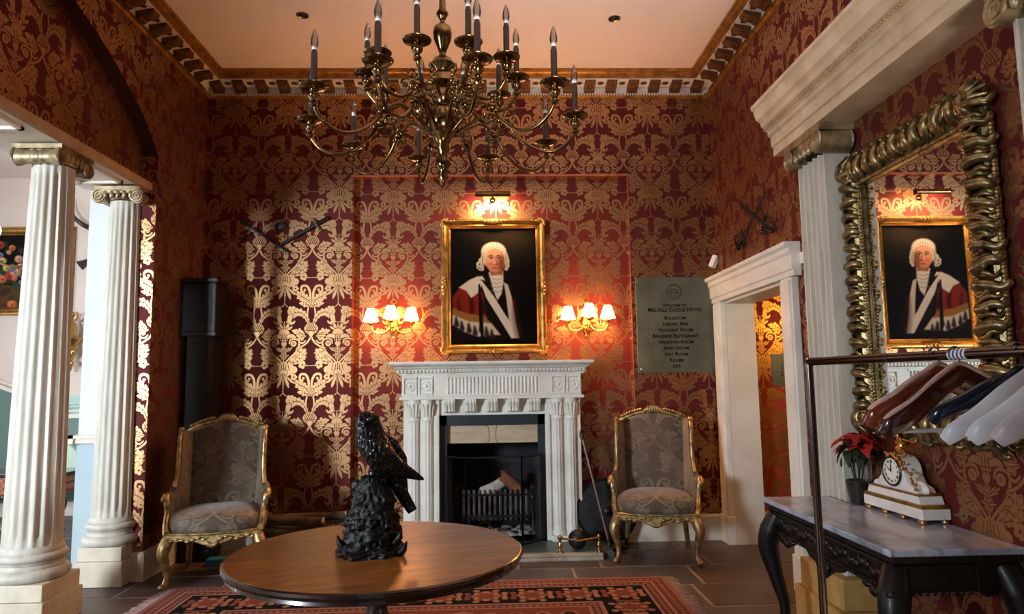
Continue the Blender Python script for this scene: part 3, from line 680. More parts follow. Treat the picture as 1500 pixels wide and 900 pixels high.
def log(name, m_, a, b, r, lab, grp=None, end=None, seed=0):
    R = random.Random(seed); A, B = Vector(a), Vector(b); mid = (A+B)/2; T = thing(name, lab, 'log', mid, 0, grp)
    pts_ = [A+(B-A)*t-mid+Vector((0,0,R.uniform(-.1,.1)*r)) for t in (0, .02, .3, .6, .98, 1)]
    MB().tube(pts_, [r*.9, r, r*R.uniform(.92,1.08), r*R.uniform(.9,1.05), r*.95, r*.85], 10).build('bark', m_, T, smooth=50)
    if end:
        d_ = (B-A).normalized()
        for P_, s_ in ((A-mid, -1), (B-mid, 1)): MB().tube([P_-d_*.004, P_+d_*s_*.006], r*.82, 10).build('cut_end', end, T, smooth=0)
    return T
M_ASH = mk('ashen_log', L(196, 188, 174), L(150, 142, 130), .9, scale=12, bump=.5)
M_BRN = mk('brown_split_log', L(140, 84, 54), L(92, 52, 34), .8, scale=9, bump=.4)
log('fire_log', M_ASH, (-.10, 6.94, .42), (.12, 6.93, .53), .055, 'pale ash-covered log lying on the grate', seed=2)
log('fire_log', M_BRN, (.10, 6.90, .60), (.27, 6.88, .45), .06, 'brown split log tipped on top of the grate fire', seed=3)
K = thing('kettle', 'small black iron pot standing under the grate', 'pot', (-.07, 6.70, .055))
MB().lathe([(.04, 0), (.06, .03), (.06, .06), (.045, .085), (.02, .09), (.008, .1), (0, .105)], (0,0,0), 16).build('body', M_BLACK, K)
MB().tube(curve([(-.055, 0, .07), (-.04, 0, .13), (.04, 0, .13), (.055, 0, .07)], 6), .005, 6).build('handle', M_BLACK, K)
AS = MB(); rng = random.Random(3)
for k in range(60): AS.ball((rng.uniform(-.32, .36), rng.uniform(6.75, 7.1), .06), (rng.uniform(.03, .07), rng.uniform(.03, .06), rng.uniform(.01, .035)), 7, 4)
tag(AS.build('ash_bed', mk('wood_ash', L(180, 174, 166), L(110, 106, 104), .95, scale=20, bump=.5)), 'grey wood ash spread under the grate', 'ash', kind='stuff')
# fender with rail, cannonball, shield, pole
FE = thing('hearth_fender', 'low marble and brass fender along the front of the hearth', 'fender', (0, 6.03, 0))
fe = MB(); fe.box(-1.0, .93, -.05, .03, 0, .03); fe.box(-1.0, .93, -.04, .02, .03, .06); fe.build('kerb', mk('veined_kerb', L(178, 164, 146), L(140, 124, 108), .4, scale=7), FE, smooth=0, bevel=.008)
for x in (.57, .90):
    q = MB(); q.lathe([(.035, 0), (.035, .05), (.03, .065), (.014, .075), (.012, .10), (.02, .11), (.02, .125), (.012, .135), (.012, .16), (.022, .175), (.022, .19), (0, .21)], (x, 0, .0), 14); q.build('post', M_BRASSB, FE)
q = MB(); q.tube([(.57, 0, .18), (.73, -.0, .15), (.90, 0, .18)], .009, 8); q.build('rail', M_BRASSB, FE)
tag(MB().ball((0,0,0), .083, 28, 18).build('cannonball', mk('dull_iron_ball', L(38, 40, 44), L(58, 60, 64), .38, .7, scale=9, bump=.15), loc=(.735, 6.16, .055+.083)), 'round black iron cannonball on the hearth corner', 'cannonball')
SH = thing('targe_shield', 'round studded black leather shield leaning behind the right armchair', 'shield', (1.06, 6.555, .30)); SH.rotation_euler = (PI/2-.13, 0, .12)
M_LEATH = mk('black_leather', L(40, 42, 48), L(22, 22, 26), .4, scale=14, bump=.7)
MB().lathe([(.285, -.01), (.29, .0), (.285, .014), (.22, .03), (.12, .042), (0, .046)], (0,0,0), 40).build('face', M_LEATH, SH)
b = MB(); b.lathe([(.27, -.012), (.292, -.012), (.296, .006), (.29, .02), (.272, .02)], (0,0,0), 40, cap=False); b.build('rim', M_BLACK, SH)
b = MB()
for R_, n in ((.25, 28), (.17, 18), (.09, 10)):
    for k in range(n): b.ball((R_*math.cos(2*PI*k/n), R_*math.sin(2*PI*k/n), .026+.02*(1-R_/.29)), .008, 6, 4)
b.build('studs', M_STEEL, SH)['kind'] = 'stuff'
MB().lathe([(.05, .04), (.045, .055), (.02, .07), (0, .075)], (0,0,0), 16).build('boss', M_BLACK, SH)
PO = thing('polearm', 'long reddish wooden pole leaning against the right side of the fireplace', 'pole', (1.03, 6.30, .02))
MB().tube([(0, 0, .05), (-.195, .14, .95)], .014, 8).build('shaft', mk('red_brown_pole', L(96, 46, 34), L(60, 28, 22), .4, scale=8), PO)
MB().lathe([(.0, 0), (.025, .0), (.025, .06), (.016, .08), (0, .09)], (0,0,0), 10).build('ferrule', M_BLACK, PO)
b = MB(); b.tube([(-.195, .14, .94), (-.205, .146, .99), (-.212, .15, 1.02)], [.016, .02, .004], 8); b.build('tip', M_BLACK, PO)
BS = thing('pole_stand', 'low black iron foot holding pole and shield beside the chair', 'stand', (1.07, 6.38, 0))
b = MB(); b.lathe([(.11, 0), (.11, .02), (.05, .05), (.04, .10), (0, .11)], (0,0,0), 18, 1.3, .8); b.build('foot', M_BLACK, BS)

# firewood stack and bits at the left
M_BARK = mk('dark_bark', L(92, 74, 54), L(40, 30, 22), .85, scale=12, bump=.7); M_END = mk('pale_cut_wood', L(206, 184, 148), L(160, 130, 92), .7, scale=12)
rng = random.Random(5); n = 0
places = ['at the bottom front', 'in the bottom row', 'in the second row', 'near the top', 'on the very top']
spots = []
for lev, cnt in ((0, 5), (1, 4), (2, 4), (3, 2)):
    for k in range(cnt): spots.append((lev, k, cnt))
names = {}
for lev, k, cnt in spots:
    z = .05+lev*.088; y = 6.22+k*.085+lev*.035; x0 = -2.0+rng.uniform(-.08, .08); x1 = -1.36+rng.uniform(-.12, .1)
    row = ('floor row', 'second row', 'third row', 'top row')[lev]; od = ('front', 'second from front', 'third from front', 'fourth from front', 'rearmost')
    log('firewood_log', M_BARK, (x0, y, z), (x1, y+rng.uniform(-.04, .04), z+rng.uniform(-.01, .02)), rng.uniform(.036, .045),
        'dark split firewood log with pale cut ends, %s of the stack, %s' % (row, 'rearmost' if k == cnt-1 else od[k]), 'firewood stacked left of the fireplace', M_END, seed=lev*9+k)
BX = thing('blue_box', 'small flat blue box on the floor under the left armchair', 'box', (-2.3, 6.12, 0), .1)
MB().bevbox(-.09, .09, -.05, .05, 0, .045, .004).build('body', mk('blue_card', L(36, 110, 160), None, .5), BX, smooth=0)
MB().bevbox(-.093, .093, -.053, .053, .045, .06, .004).build('lid', mk('blue_card_lid', L(48, 124, 172), None, .5), BX, smooth=0)

# ------------------------------------------------------------------ picture frames, canvases
def canvas_mat(name, im, w, h, rough=.45):
    t = NT(name); mp = t.n('ShaderNodeMapping'); c = t.n('ShaderNodeTexCoord').outputs['Object']; sp = t.n('ShaderNodeSeparateXYZ'); t.l(c, sp.inputs[0]); cb = t.n('ShaderNodeCombineXYZ')
    for i, (s_, d_) in enumerate((('X', w), ('Z', h))):
        q = t.n('ShaderNodeMath', operation='MULTIPLY_ADD'); t.l(sp.outputs[s_], q.inputs[0]); q.inputs[1].default_value = 1/d_; q.inputs[2].default_value = .5; t.l(q.outputs[0], cb.inputs[i])
    ti = t.n('ShaderNodeTexImage', image=im, extension='EXTEND'); t.l(cb.outputs[0], ti.inputs[0]); t.set(Base_Color=ti.outputs[0], Roughness=rough, Specular_IOR_Level=.03)
    return t.m
def C3(r, g, b): return (r/255, g/255, b/255)
def portrait_art():   # a generic bewigged gentleman in a red ermine-trimmed robe
    A = Art(320, 420, C3(18, 14, 13)); 
    A.oval(215, 60, 120, 60, C3(40, 33, 24), 60); A.oval(250, 40, 60, 26, C3(58, 48, 34), 40); A.oval(60, 120, 70, 80, C3(14, 11, 11), 50)
    A.poly([(8, 240), (60, 190), (110, 172), (190, 168), (232, 205), (262, 290), (270, 385), (180, 400), (8, 390)], C3(26, 20, 20), 8)
    A.poly([(6, 250), (40, 206), (96, 196), (120, 240), (134, 330), (90, 345), (10, 300)], C3(142, 46, 28), 6)      # red sleeve
    A.poly([(216, 244), (240, 262), (262, 330), (262, 396), (244, 396)], C3(118, 30, 28), 6)
    A.stroke([(70, 232), (80, 280), (76, 312)], [5, 9, 6], C3(84, 24, 18), 10); A.stroke([(28, 256), (34, 296)], [4, 7], C3(92, 26, 18), 9); A.stroke([(112, 250), (122, 300)], [4, 8], C3(60, 18, 14), 9)
    A.poly([(6, 286), (60, 306), (128, 318), (150, 345), (70, 340), (6, 312)], C3(166, 118, 62), 5)                 # gold band
    A.poly([(6, 310), (70, 336), (150, 342), (184, 384), (100, 390), (50, 372), (6, 346)], C3(216, 206, 190), 6)    # ermine hem
    for x, y in ((40, 345), (88, 362), (130, 366), (66, 352), (150, 376), (110, 350), (20, 330)): A.stroke([(x, y-8), (x+2, y+16)], [3, 9], C3(60, 46, 40), 8)
    A.poly([(30, 214), (70, 186), (104, 172), (116, 206), (100, 236), (76, 252), (58, 226)], C3(222, 216, 204), 5)  # ermine collar
    A.poly([(104, 176), (118, 172), (170, 262), (214, 330), (250, 398), (222, 398), (180, 330), (130, 250)], C3(226, 220, 208), 4)
    A.poly([(196, 196), (212, 204), (226, 250), (240, 340), (252, 396), (232, 396), (214, 330), (204, 250)], C3(214, 204, 190), 4)
    A.stroke([(106, 205), (112, 330), (116, 392)], [3, 7, 5], C3(22, 16, 16), 3); A.poly([(112, 185), (150, 200), (196, 205), (204, 250), (206, 320), (168, 256)], C3(20, 16, 18), 4)
    A.poly([(140, 160), (196, 156), (196, 200), (188, 240), (172, 262), (158, 226)], C3(222, 216, 206), 5)          # cravat
    for y in (182, 196, 210, 226): A.stroke([(150, y), (172, y+6), (190, y)], 1.4, C3(170, 162, 152), 3)
    A.poly([(140, 128), (192, 130), (192, 168), (150, 172)], C3(160, 110, 86), 6)
    A.oval(164, 104, 46, 46, C3(206, 198, 186), 5); A.oval(160, 84, 46, 34, C3(226, 219, 208), 6)                   # wig
    for x, y, r in ((116, 116, 12), (108, 130, 13), (113, 146, 11), (104, 142, 8), (207, 124, 9), (211, 138, 9), (205, 148, 6)): A.oval(x, y, r, r*.8, C3(206, 198, 188), 3); A.oval(x+2, y+1, r*.45, r*.4, C3(110, 100, 94), 3)
    A.stroke([(128, 70), (150, 58), (180, 60), (200, 78)], [2, 4, 4, 2], C3(240, 235, 226), 5); A.stroke([(122, 90), (118, 108)], 3, C3(150, 142, 132), 5)
    A.oval(166, 120, 34, 44, C3(196, 140, 112), 5); A.oval(156, 112, 26, 34, C3(214, 164, 136), 14); A.oval(190, 128, 12, 34, C3(140, 88, 66), 12)
    A.oval(166, 92, 26, 14, C3(220, 172, 144), 10); A.oval(150, 132, 12, 9, C3(206, 132, 110), 9)
    for x in (151, 178): A.oval(x, 110, 7, 3.2, C3(226, 206, 190), 2); A.oval(x+1, 110, 3, 3, C3(40, 30, 26), 1.5); A.stroke([(x-9, 102), (x, 99), (x+9, 102)], [1.2, 2.2, 1.4], C3(110, 74, 56), 3); A.stroke([(x-8, 107), (x, 105.5), (x+8, 108)], 1.2, C3(90, 54, 42), 2)
    A.stroke([(168, 108), (171, 122), (172, 128)], [2, 3, 4], C3(172, 112, 88), 4); A.stroke([(162, 131), (168, 134), (176, 131)], 1.6, C3(118, 66, 52), 3); A.oval(164, 126, 3, 5, C3(228, 184, 158), 4)
    A.stroke([(154, 145), (164, 143), (170, 144), (180, 145)], [1, 2.4, 2.4, 1], C3(158, 74, 66), 2.5); A.stroke([(158, 150), (174, 150)], 1.6, C3(206, 136, 116), 3); A.stroke([(146, 158), (166, 165), (184, 158)], 2, C3(150, 100, 80), 6)
    A.oval(290, 300, 50, 120, C3(12, 10, 10), 40); A.oval(150, 418, 170, 18, C3(14, 11, 11), 14)
    for i in range(26):    # powdered hair drawn back from the brow
        a = -PI+PI*i/25; A.stroke([(164+34*math.cos(a), 96+30*math.sin(a)*.9), (164+47*math.cos(a), 92+42*math.sin(a))], [1.4, .8], C3(*((236, 230, 220) if i % 2 else (176, 168, 156))), 2)
    for s_, x0 in ((-1, 122), (1, 206)): A.stroke([(x0, 96), (x0+s_*5, 122), (x0+s_*2, 150)], [7, 9, 5], C3(198, 190, 178), 5); A.stroke([(x0-2, 100), (x0+s_*3, 124), (x0, 146)], [1.5, 1.5, 1], C3(140, 132, 122), 2)
    for _ in range(3):     # soften the brushwork
        B_ = A.a.copy(); B_[1:-1, 1:-1] = (A.a[1:-1, 1:-1]*4+A.a[:-2, 1:-1]+A.a[2:, 1:-1]+A.a[1:-1, :-2]+A.a[1:-1, 2:])/8; A.a = B_
    A.a *= 1+.10*(np.random.RandomState(3).rand(A.h, A.w, 1)-.5)
    A.a = A.a**1.22*.70
    return A.image('portrait_canvas')
def gilt_frame(T, w, h, fw, dep, m_, orn=True, name='frame'):
    f_ = MB(); f_.frame(w, h, [(0, 0), (0, dep*.7), (fw*.12, dep), (fw*.28, dep), (fw*.36, dep*.78), (fw*.58, dep*.62), (fw*.72, dep*.72), (fw*.82, dep*.5), (fw, dep*.34), (fw, 0)])
    o = f_.build(name, m_, T, smooth=30)
    if orn:
        for sx in (-1, 1):
            for sz in (-1, 1):
                q = MB()
                for k in range(5):
                    a = PI/4+(k-2)*.5; q.ball((sx*(w/2-fw*.5+fw*.42*math.cos(a)), -dep*.95, sz*(h/2-fw*.5+fw*.42*math.sin(a))), (fw*.2, fw*.14, fw*.2), 8, 6)
                for k in (1, 2): q.ball((sx*(w/2-fw*.45-k*fw*.4), -dep*.95, sz*(h/2-fw*.25)), (fw*.28, fw*.1, fw*.12), 8, 6); q.ball((sx*(w/2-fw*.25), -dep*.95, sz*(h/2-fw*.45-k*fw*.4)), (fw*.12, fw*.1, fw*.28), 8, 6)
                q.build('corner_ornament', m_, T)
        for x, z, hx in ((0, h/2-fw*.3, 1), (0, -h/2+fw*.3, 1), (-w/2+fw*.3, 0, 0), (w/2-fw*.3, 0, 0)):
            q = MB()
            for k in (-2, -1, 0, 1, 2): q.ball((x+hx*k*fw*.42, -dep*.95, z+(1-hx)*k*fw*.42), (fw*(.3-.06*abs(k)), fw*.14, fw*(.3-.06*abs(k))), 8, 6)
            q.build('centre_ornament', m_, T)
    return o
PT = thing('portrait_painting', 'large gilt-framed oil portrait of a bewigged man in a red robe above the fireplace', 'painting', (.040, YB+.1, 2.43)); PT.rotation_euler = (.0, 0, 0)
gilt_frame(PT, 1.02, 1.325, .092, .075, M_GILT)
cw, ch = .846, 1.151
MB().box(-cw/2, cw/2, -.022, -.018, -ch/2, ch/2).build('canvas', canvas_mat('portrait_paint', portrait_art(), cw, ch, .55), PT, smooth=0)
PL = thing('picture_lamp', 'slim brass picture lamp, lit, over the large portrait', 'lamp', (.04, YB+.1, 3.29))
q = MB(); q.lathe([(.03, 0), (.03, .008), (.02, .018), (0, .02)], (0,0,0), 14); q.v = [(x, -z, y) for x, y, z in q.v]; q.build('backplate', M_BRASS, PL)
MB().tube(curve([(0, -.01, 0), (0, -.08, .07), (0, -.17, .06), (0, -.2, -.005)], 6), .006, 8).build('arm', M_BRASS, PL)
sh_ = MB(); ring = [(-.215+.034*math.cos(t), .034*math.sin(t)) for t in [PI*.3+i*PI*.95/8 for i in range(9)]]; ring += [(-.215+.030*math.cos(t), .030*math.sin(t)) for t in [PI*1.25-i*PI*.95/8 for i in range(9)]]
sh_.prism(ring, -.17, .17, 'x'); sh_.box(-.172, -.168, -.249, -.195, -.026, .034); sh_.box(.168, .172, -.249, -.195, -.026, .034); sh_.build('shade', M_BRASS, PL)
MB().tube([(-.14, -.213, .006), (.14, -.213, .006)], .009, 10).build('lamp_tube', glow('tube_glow', (1, .72, .42, 1), 14), PL)
lamp('picture_light', 'AREA', (.04, YB+.1-.213, 3.278), 32, (1, .60, .27), (0, .62, -1), shape='RECTANGLE', size=.28, size_y=.03)

# ------------------------------------------------------------------ wall sconces
M_SHADE = NT('lit_fabric_shade'); M_SHADE.set(Base_Color=(.95, .86, .7, 1), Emission_Color=(1, .46, .15, 1), Emission_Strength=54, Roughness=.8); M_SHADE = M_SHADE.m
def sconce(x, lab):
    T = thing('sconce', lab, 'wall lamp', (x, YB+.1, 2.02), 0, 'gilt wall sconces beside the portrait')
    b = MB()
    b.lathe([(0, -.10), (.018, -.09), (.012, -.07), (.03, -.05), (.045, 0), (.05, .04), (.035, .08), (.02, .11), (.028, .14), (.016, .17), (.012, .20), (.02, .22), (.0, .235)], (0, -.03, 0), 14, 1, .6)
    for k in range(6): b.ball((.035*math.cos(k), -.05, .0+.02*math.sin(k*2)), (.02, .015, .025), 8, 5)
    b.tube(curve([(-.0, -.03, .24), (-.03, -.03, .265), (0, -.03, .29), (.03, -.03, .265), (0, -.03, .24)], 6), .006, 6)
    b.build('backplate', M_GILT, T)
    for dx, dy, dz in ((-.195, -.16, .035), (0, -.22, .055), (.185, -.16, .04)):
        a = MB(); a.tube(curve([(dx*.12, -.06, .02), (dx*.4, dy*.6, -.035), (dx*.8, dy*.9, -.04), (dx, dy, .0), (dx, dy, dz)], 7), .006, 8)
        a.lathe([(.0, 0), (.012, 0), (.034, .012), (.036, .018), (.012, .018), (.011, .05), (0, .05)], (dx, dy, dz-.01), 14); A_ = a.build('arm', M_BRASSB, T)
        s_ = MB(); n = 24; s_.loft([[(dx+r*math.cos(2*PI*k/n), dy+r*math.sin(2*PI*k/n), dz+z) for k in range(n)] for r, z in ((.072, .03), (.073, .034), (.066, .055), (.036, .152), (.035, .156), (.033, .15), (.070, .034))], cap=False)
        s_.build('shade', M_SHADE, A_)
        tr_ = MB(); tr_.lathe([(.0735, .03), (.0755, .033), (.0735, .039)], (dx, dy, dz), 24, cap=False); tr_.lathe([(.036, .15), (.038, .153), (.0355, .157)], (dx, dy, dz), 24, cap=False); tr_.build('shade_trim', M_GILT, A_)
        lamp('sconce_bulb', 'POINT', (dx, dy, dz+.10), 20, (1, .47, .15), parent=T, shadow_soft_size=.02)
    return T
sconce(-.930, 'three-armed gilt wall sconce with lit white shades, left of the portrait')
sconce(.940, 'three-armed gilt wall sconce with lit white shades, right of the portrait')

# ------------------------------------------------------------------ chandelier
CH = thing('chandelier', 'large two-tier old brass chandelier with unlit clear candle bulbs hanging from the ceiling', 'chandelier', (-.24, 3.6, 0))
st = [(4.515, .10), (4.49, .09), (4.47, .03), (4.44, .02), (4.43, .012), (3.75, .012), (3.74, .03), (3.70, .045), (3.66, .03), (3.60, .016), (3.52, .020), (3.495, .034), (3.47, .020), (3.455, .014), (3.44, .016), (3.43, .03), (3.415, .046), (3.385, .052), (3.345, .046), (3.30, .028), (3.27, .018), (3.25, .022), (3.235, .05), (3.205, .066), (3.18, .044), (3.165, .036), (3.15, .05), (3.105, .062), (3.08, .036), (3.055, .046), (3.02, .062), (2.985, .036), (2.965, .040), (2.95, .075), (2.91, .092), (2.87, .092), (2.83, .08), (2.80, .05), (2.76, .03), (2.735, .036), (2.71, .022), (2.68, .026), (2.655, .042), (2.63, .030), (2.61, .018), (2.585, .027), (2.56, .016), (2.54, .012), (2.525, .0)]
MB().lathe([(r, z) for z, r in reversed(st)], (0,0,0), 28).build('stem', M_BRASS, CH, smooth=60)
def arm_proto(R, prof, th, pz):
    a = MB(); c = curve([(r*R, 0, z) for r, z in prof], 8)
    a.tube(c, .0095, 8, up=(0, 1, 0))
    jr, jz = prof[3][0]*R, prof[3][1]
    a.ball((jr, 0, jz), .026, 10, 8); a.ball((jr+.03, 0, jz-.022), .018, 8, 6); a.ball((jr-.028, 0, jz+.004), .017, 8, 6); a.ball((jr, 0, jz+.034), .013, 8, 6)
    sp = [(jr+.03+(.006+.032*t)*math.cos(2*PI*1.3*t+2.2), 0, jz+.05+(.006+.032*t)*math.sin(2*PI*1.3*t+2.2)) for t in [i/22 for i in range(23)]]
    a.tube(sp, .006, 6, up=(0, 1, 0)); a.tube([(x-.05, y, 2*jz-z-.0) for x, y, z in sp], .006, 6, up=(0, 1, 0))
    A = a.build('arm', M_BRASS, None, smooth=60)
    p = MB(); p.lathe([(.0, -.085), (.014, -.082), (.022, -.066), (.012, -.052), (.026, -.034), (.03, -.02), (.018, -.006), (.02, .0), (.045, .004), (.068, .016), (.0705, .022), (.066, .021), (.044, .011), (.018, .008), (.018, .03), (.0, .03)], (R, 0, pz), 20); p.build('drip_pan', M_BRASS, A, smooth=60)
    q = MB(); q.lathe([(.0155, .012), (.0155, .185), (.012, .192), (.012, .20), (0, .20)], (R, 0, pz), 12); q.build('candle', mk('brown_candle_sleeve', L(58, 42, 32), L(38, 27, 20), .5, scale=9), A, smooth=50)
    b = MB(); b.lathe([(.010, .20), (.0125, .212), (.0185, .232), (.0185, .248), (.014, .272), (.006, .296), (.0015, .306), (0, .306)], (R, 0, pz), 14); b.build('bulb', M_BULBC, A, smooth=80)
    f = MB(); f.lathe([(.009, .196), (.0125, .20), (.0125, .216), (.009, .222), (0, .222)], (R, 0, pz), 10); f.build('bulb_cap', M_WHITE, A, smooth=50)
    return A
def bulb_mat():
    t = NT('bulb_glass'); out = t.t.nodes['Material Output']; tr = t.n('ShaderNodeBsdfTransparent'); tr.inputs[0].default_value = (.82, .8, .78, 1); gl = t.n('ShaderNodeBsdfGlossy'); gl.inputs['Roughness'].default_value = .05
    df = t.n('ShaderNodeBsdfTranslucent'); df.inputs[0].default_value = (.8, .78, .74, 1); m1 = t.n('ShaderNodeMixShader'); m1.inputs[0].default_value = .22; m2 = t.n('ShaderNodeMixShader'); lw_ = t.n('ShaderNodeLayerWeight'); lw_.inputs[0].default_value = .35
    t.l(tr.outputs[0], m1.inputs[1]); t.l(df.outputs[0], m1.inputs[2]); t.l(lw_.outputs['Fresnel'], m2.inputs[0]); t.l(m1.outputs[0], m2.inputs[1]); t.l(gl.outputs[0], m2.inputs[2]); t.l(m2.outputs[0], out.inputs[0]); return t.m
M_BULBC = bulb_mat()
low = [(.10, 2.82), (.22, 2.88), (.35, 2.925), (.47, 2.885), (.56, 2.80), (.68, 2.735), (.81, 2.715), (.92, 2.745), (.985, 2.80), (1.0, 2.84)]
upp = [(.10, 3.01), (.2, 3.04), (.3, 3.065), (.42, 3.045), (.54, 2.985), (.68, 2.955), (.83, 2.965), (.94, 3.01), (1.0, 3.05), (1.0, 3.06)]
for R_, prof, pz, th0, nn in ((.707, low, 2.89, 16.2, 10), (.40, upp, 3.125, -14, 10)):
    src = arm_proto(R_, prof, 0, pz)
    for k in range(nn):
        o = src if k == 0 else copy_tree(src); o.parent = CH; o.rotation_euler = (0, 0, math.radians(th0+36*k-90))
for nm, loc, lab in (('recessed_downlight', (-1.509, 5.464, ZC), 'small chrome recessed ceiling spotlight, left one'), ('recessed_downlight', (1.07, 5.507, ZC), 'small chrome recessed ceiling spotlight, right one')):
    T = thing(nm, lab, 'ceiling light', loc, 0, 'recessed ceiling spotlights')
    MB().lathe([(.03, -.001), (.05, -.008), (.052, .0), (.03, .0)], (0,0,0), 20, cap=False).build('bezel', M_STEEL, T); MB().lathe([(.031, -.003), (.012, -.012), (0, -.012)], (0,0,0), 16).build('lens', M_BLACK, T)

# ------------------------------------------------------------------ armchairs
def upholstery():
    t = NT('grey_damask_upholstery'); co = t.coord('Object'); sp = t.n('ShaderNodeSeparateXYZ'); t.l(co, sp.inputs[0]); cb = t.n('ShaderNodeCombineXYZ')
    ad = t.n('ShaderNodeMath', operation='ADD'); t.l(sp.outputs['Y'], ad.inputs[0]); t.l(sp.outputs['Z'], ad.inputs[1])
    for i, (s_, per, of) in enumerate(((sp.outputs['X'], .62, .749), (ad.outputs[0], .98, .42))):
        q = t.n('ShaderNodeMath', operation='MULTIPLY_ADD'); t.l(s_, q.inputs[0]); q.inputs[1].default_value = 1/per; q.inputs[2].default_value = of; t.l(q.outputs[0], cb.inputs[i])
    im = t.n('ShaderNodeTexImage', image=DAM); t.l(cb.outputs[0], im.inputs[0])
    c = t.mix(im.outputs[0], L(72, 58, 44), L(122, 104, 82)); t.set(Base_Color=t.mix(t.ramp(t.noise(co, 5), .35, .7), c, L(80, 64, 48)), Roughness=.65, Sheen_Weight=.25); t.bump(t.noise(co, 300, 2), .15, .002)
    return t.m
M_UPH = upholstery()
def armchair(label, loc, rz):
    T = thing('wing_armchair', label, 'armchair', loc, rz, 'gilt wing armchairs'); G = M_GILTP
    for s in (-1, 1):
        l = MB(); c = curve([(s*.315, -.265, .36), (s*.338, -.292, .30), (s*.345, -.302, .25), (s*.325, -.29, .16), (s*.315, -.29, .08), (s*.325, -.31, .03), (s*.34, -.33, .0)], 5)
        l.tube(c, lerp_list([.042, .047, .04, .027, .02, .021, .028], 5), 10); l.ball((s*.337, -.325, .022), (.03, .034, .022), 10, 6); l.ball((s*.345, -.325, .275), (.022, .018, .036), 8, 6); l.build('front_leg', G, T, smooth=60)
        l = MB(); l.tube(curve([(s*.25, .24, .36), (s*.255, .27, .2), (s*.275, .335, .0)], 5), lerp_list([.03, .024, .02], 5), 8); l.build('rear_leg', G, T, smooth=60)
    ap = [(-.35, .40), (-.35, .325), (-.29, .33), (-.22, .345), (-.13, .335), (-.07, .31), (0, .29), (.07, .31), (.13, .335), (.22, .345), (.29, .33), (.35, .325), (.35, .40)]
    a = MB(); a.prism(ap, -.30, -.26, 'y')
    for i in range(len(a.v)): x, y, z = a.v[i]; a.v[i] = (x, y-.03*(1-(x/.35)**2), z)
    for s in (-1, 1): a.prism([(-.28, .40), (-.28, .335), (0, .35), (.26, .335), (.26, .40)], s*.31, s*.345, 'x')
    a.box(-.27, .27, .22, .26, .33, .40); a.build('seat_rail', G, T, smooth=40, bevel=.006)
    cv = MB()   # carved shell and trailing leaf along the apron
    for k in range(7): an = -PI/2+(k-3)*.34; cv.ball((.04*math.cos(an), -.338, .338+.034*math.sin(an)), (.012, .012, .018), 8, 5)
    for s in (-1, 1):
        for k in range(7): cv.ball((s*(.06+k*.038), -.33+.03*((.06+k*.038)/.35)**2, .35+.010*math.sin(k*1.6)), (.022, .010, .012), 8, 5)
    cv.tube([(-.34, -.302, .395), (-.17, -.328, .39), (0, -.336, .39), (.17, -.328, .39), (.34, -.302, .395)], .008, 6); cv.build('apron_carving', G, T, smooth=60)
    # seat cushion
    n, m_ = 24, 14; rings = []
    s_ = MB(); rows_ = []
    for j, (sc, z) in enumerate(((.90, .39), (.985, .40), (1.0, .43), (.985, .475), (.93, .51), (.78, .535), (.52, .552), (.22, .558))):
        ring = []
        for k in range(40):
            an = 2*PI*k/40; e = 3.6; cx_ = abs(math.cos(an))**(2/e)*math.copysign(1, math.cos(an)); sy_ = abs(math.sin(an))**(2/e)*math.copysign(1, math.sin(an))
            yy = -.035+.285*sy_*sc; ww = .352-.04*max(0, (yy+.05))/.3; ring.append((ww*cx_*sc, yy-(.03 if sy_ < -.9 else 0)*(1-cx_*cx_)*1, z))
        rows_.append(ring)
    s_.loft(rows_); s_.build('seat_cushion', M_UPH, T, smooth=80)
    # back panel
    zs = [.46, .55, .7, .85, 1.0, 1.08, 1.12]; fr_, bk = [], []
    b = MB(); rings = []
    for z in zs:
        w = .262+.022*(z-.46)/.66; y = .18+.14*((z-.46)/.66); ring = []
        for k in range(15):
            t = k/14*2-1; top = .075*(1-t*t) if z >= 1.08 else (.03*(1-t*t) if z >= 1.0 else 0)
            ring.append((w*t, y-.028*(1-t**4), z+top))
        for k in range(15):
            t = 1-k/14*2; top = .075*(1-t*t) if z >= 1.08 else (.03*(1-t*t) if z >= 1.0 else 0)
            ring.append((w*t, y+.05, z+top))
        rings.append(ring)
    b.loft(rings); b.build('back_upholstery', M_UPH, T, smooth=60)
    for s in (-1, 1):   # wings running forward from the back edge, then the padded arms
        w = MB(); rings = []
        for z, yf, xf in ((.50, -.06, .345), (.60, -.09, .356), (.66, -.08, .360), (.70, -.005, .338), (.80, .04, .326), (.95, .065, .325), (1.08, .10, .326), (1.13, .14, .322)):
            w0 = .262+.022*(z-.46)/.66; yb = .20+.14*((z-.46)/.66); th = .022
            pin = [(s*(w0+(xf-w0)*t), yb+(yf-yb)*t, z) for t in (0, .25, .5, .75, 1)]
            rings.append([(x-s*th, y, q) for x, y, q in pin]+[(x+s*th, y+.0, q) for x, y, q in reversed(pin)])
        w.loft(rings); w.build('wing', M_UPH, T, smooth=60)
        e = MB(); e.tube(curve([(s*.338, -.01, .70), (s*.326, .035, .80), (s*.325, .058, .95), (s*.328, .09, 1.08), (s*.322, .16, 1.145)], 6), .019, 8); e.ball((s*.325, .14, 1.145), (.026, .03, .026), 8, 6)
        e.build('wing_edge', G, T, smooth=60)
        p = MB(); p.tube(curve([(s*.33, -.27, .39), (s*.345, -.235, .45), (s*.35, -.17, .54), (s*.362, -.15, .62), (s*.37, -.12, .655), (s*.37, -.07, .665)], 6), lerp_list([.03, .022, .02, .024, .026, .024], 6), 8)
        for k in range(3): p.ball((s*.375, -.155+k*.02, .63+k*.012), (.03, .022, .024), 8, 6)
        p.build('arm_post', G, T, smooth=60)
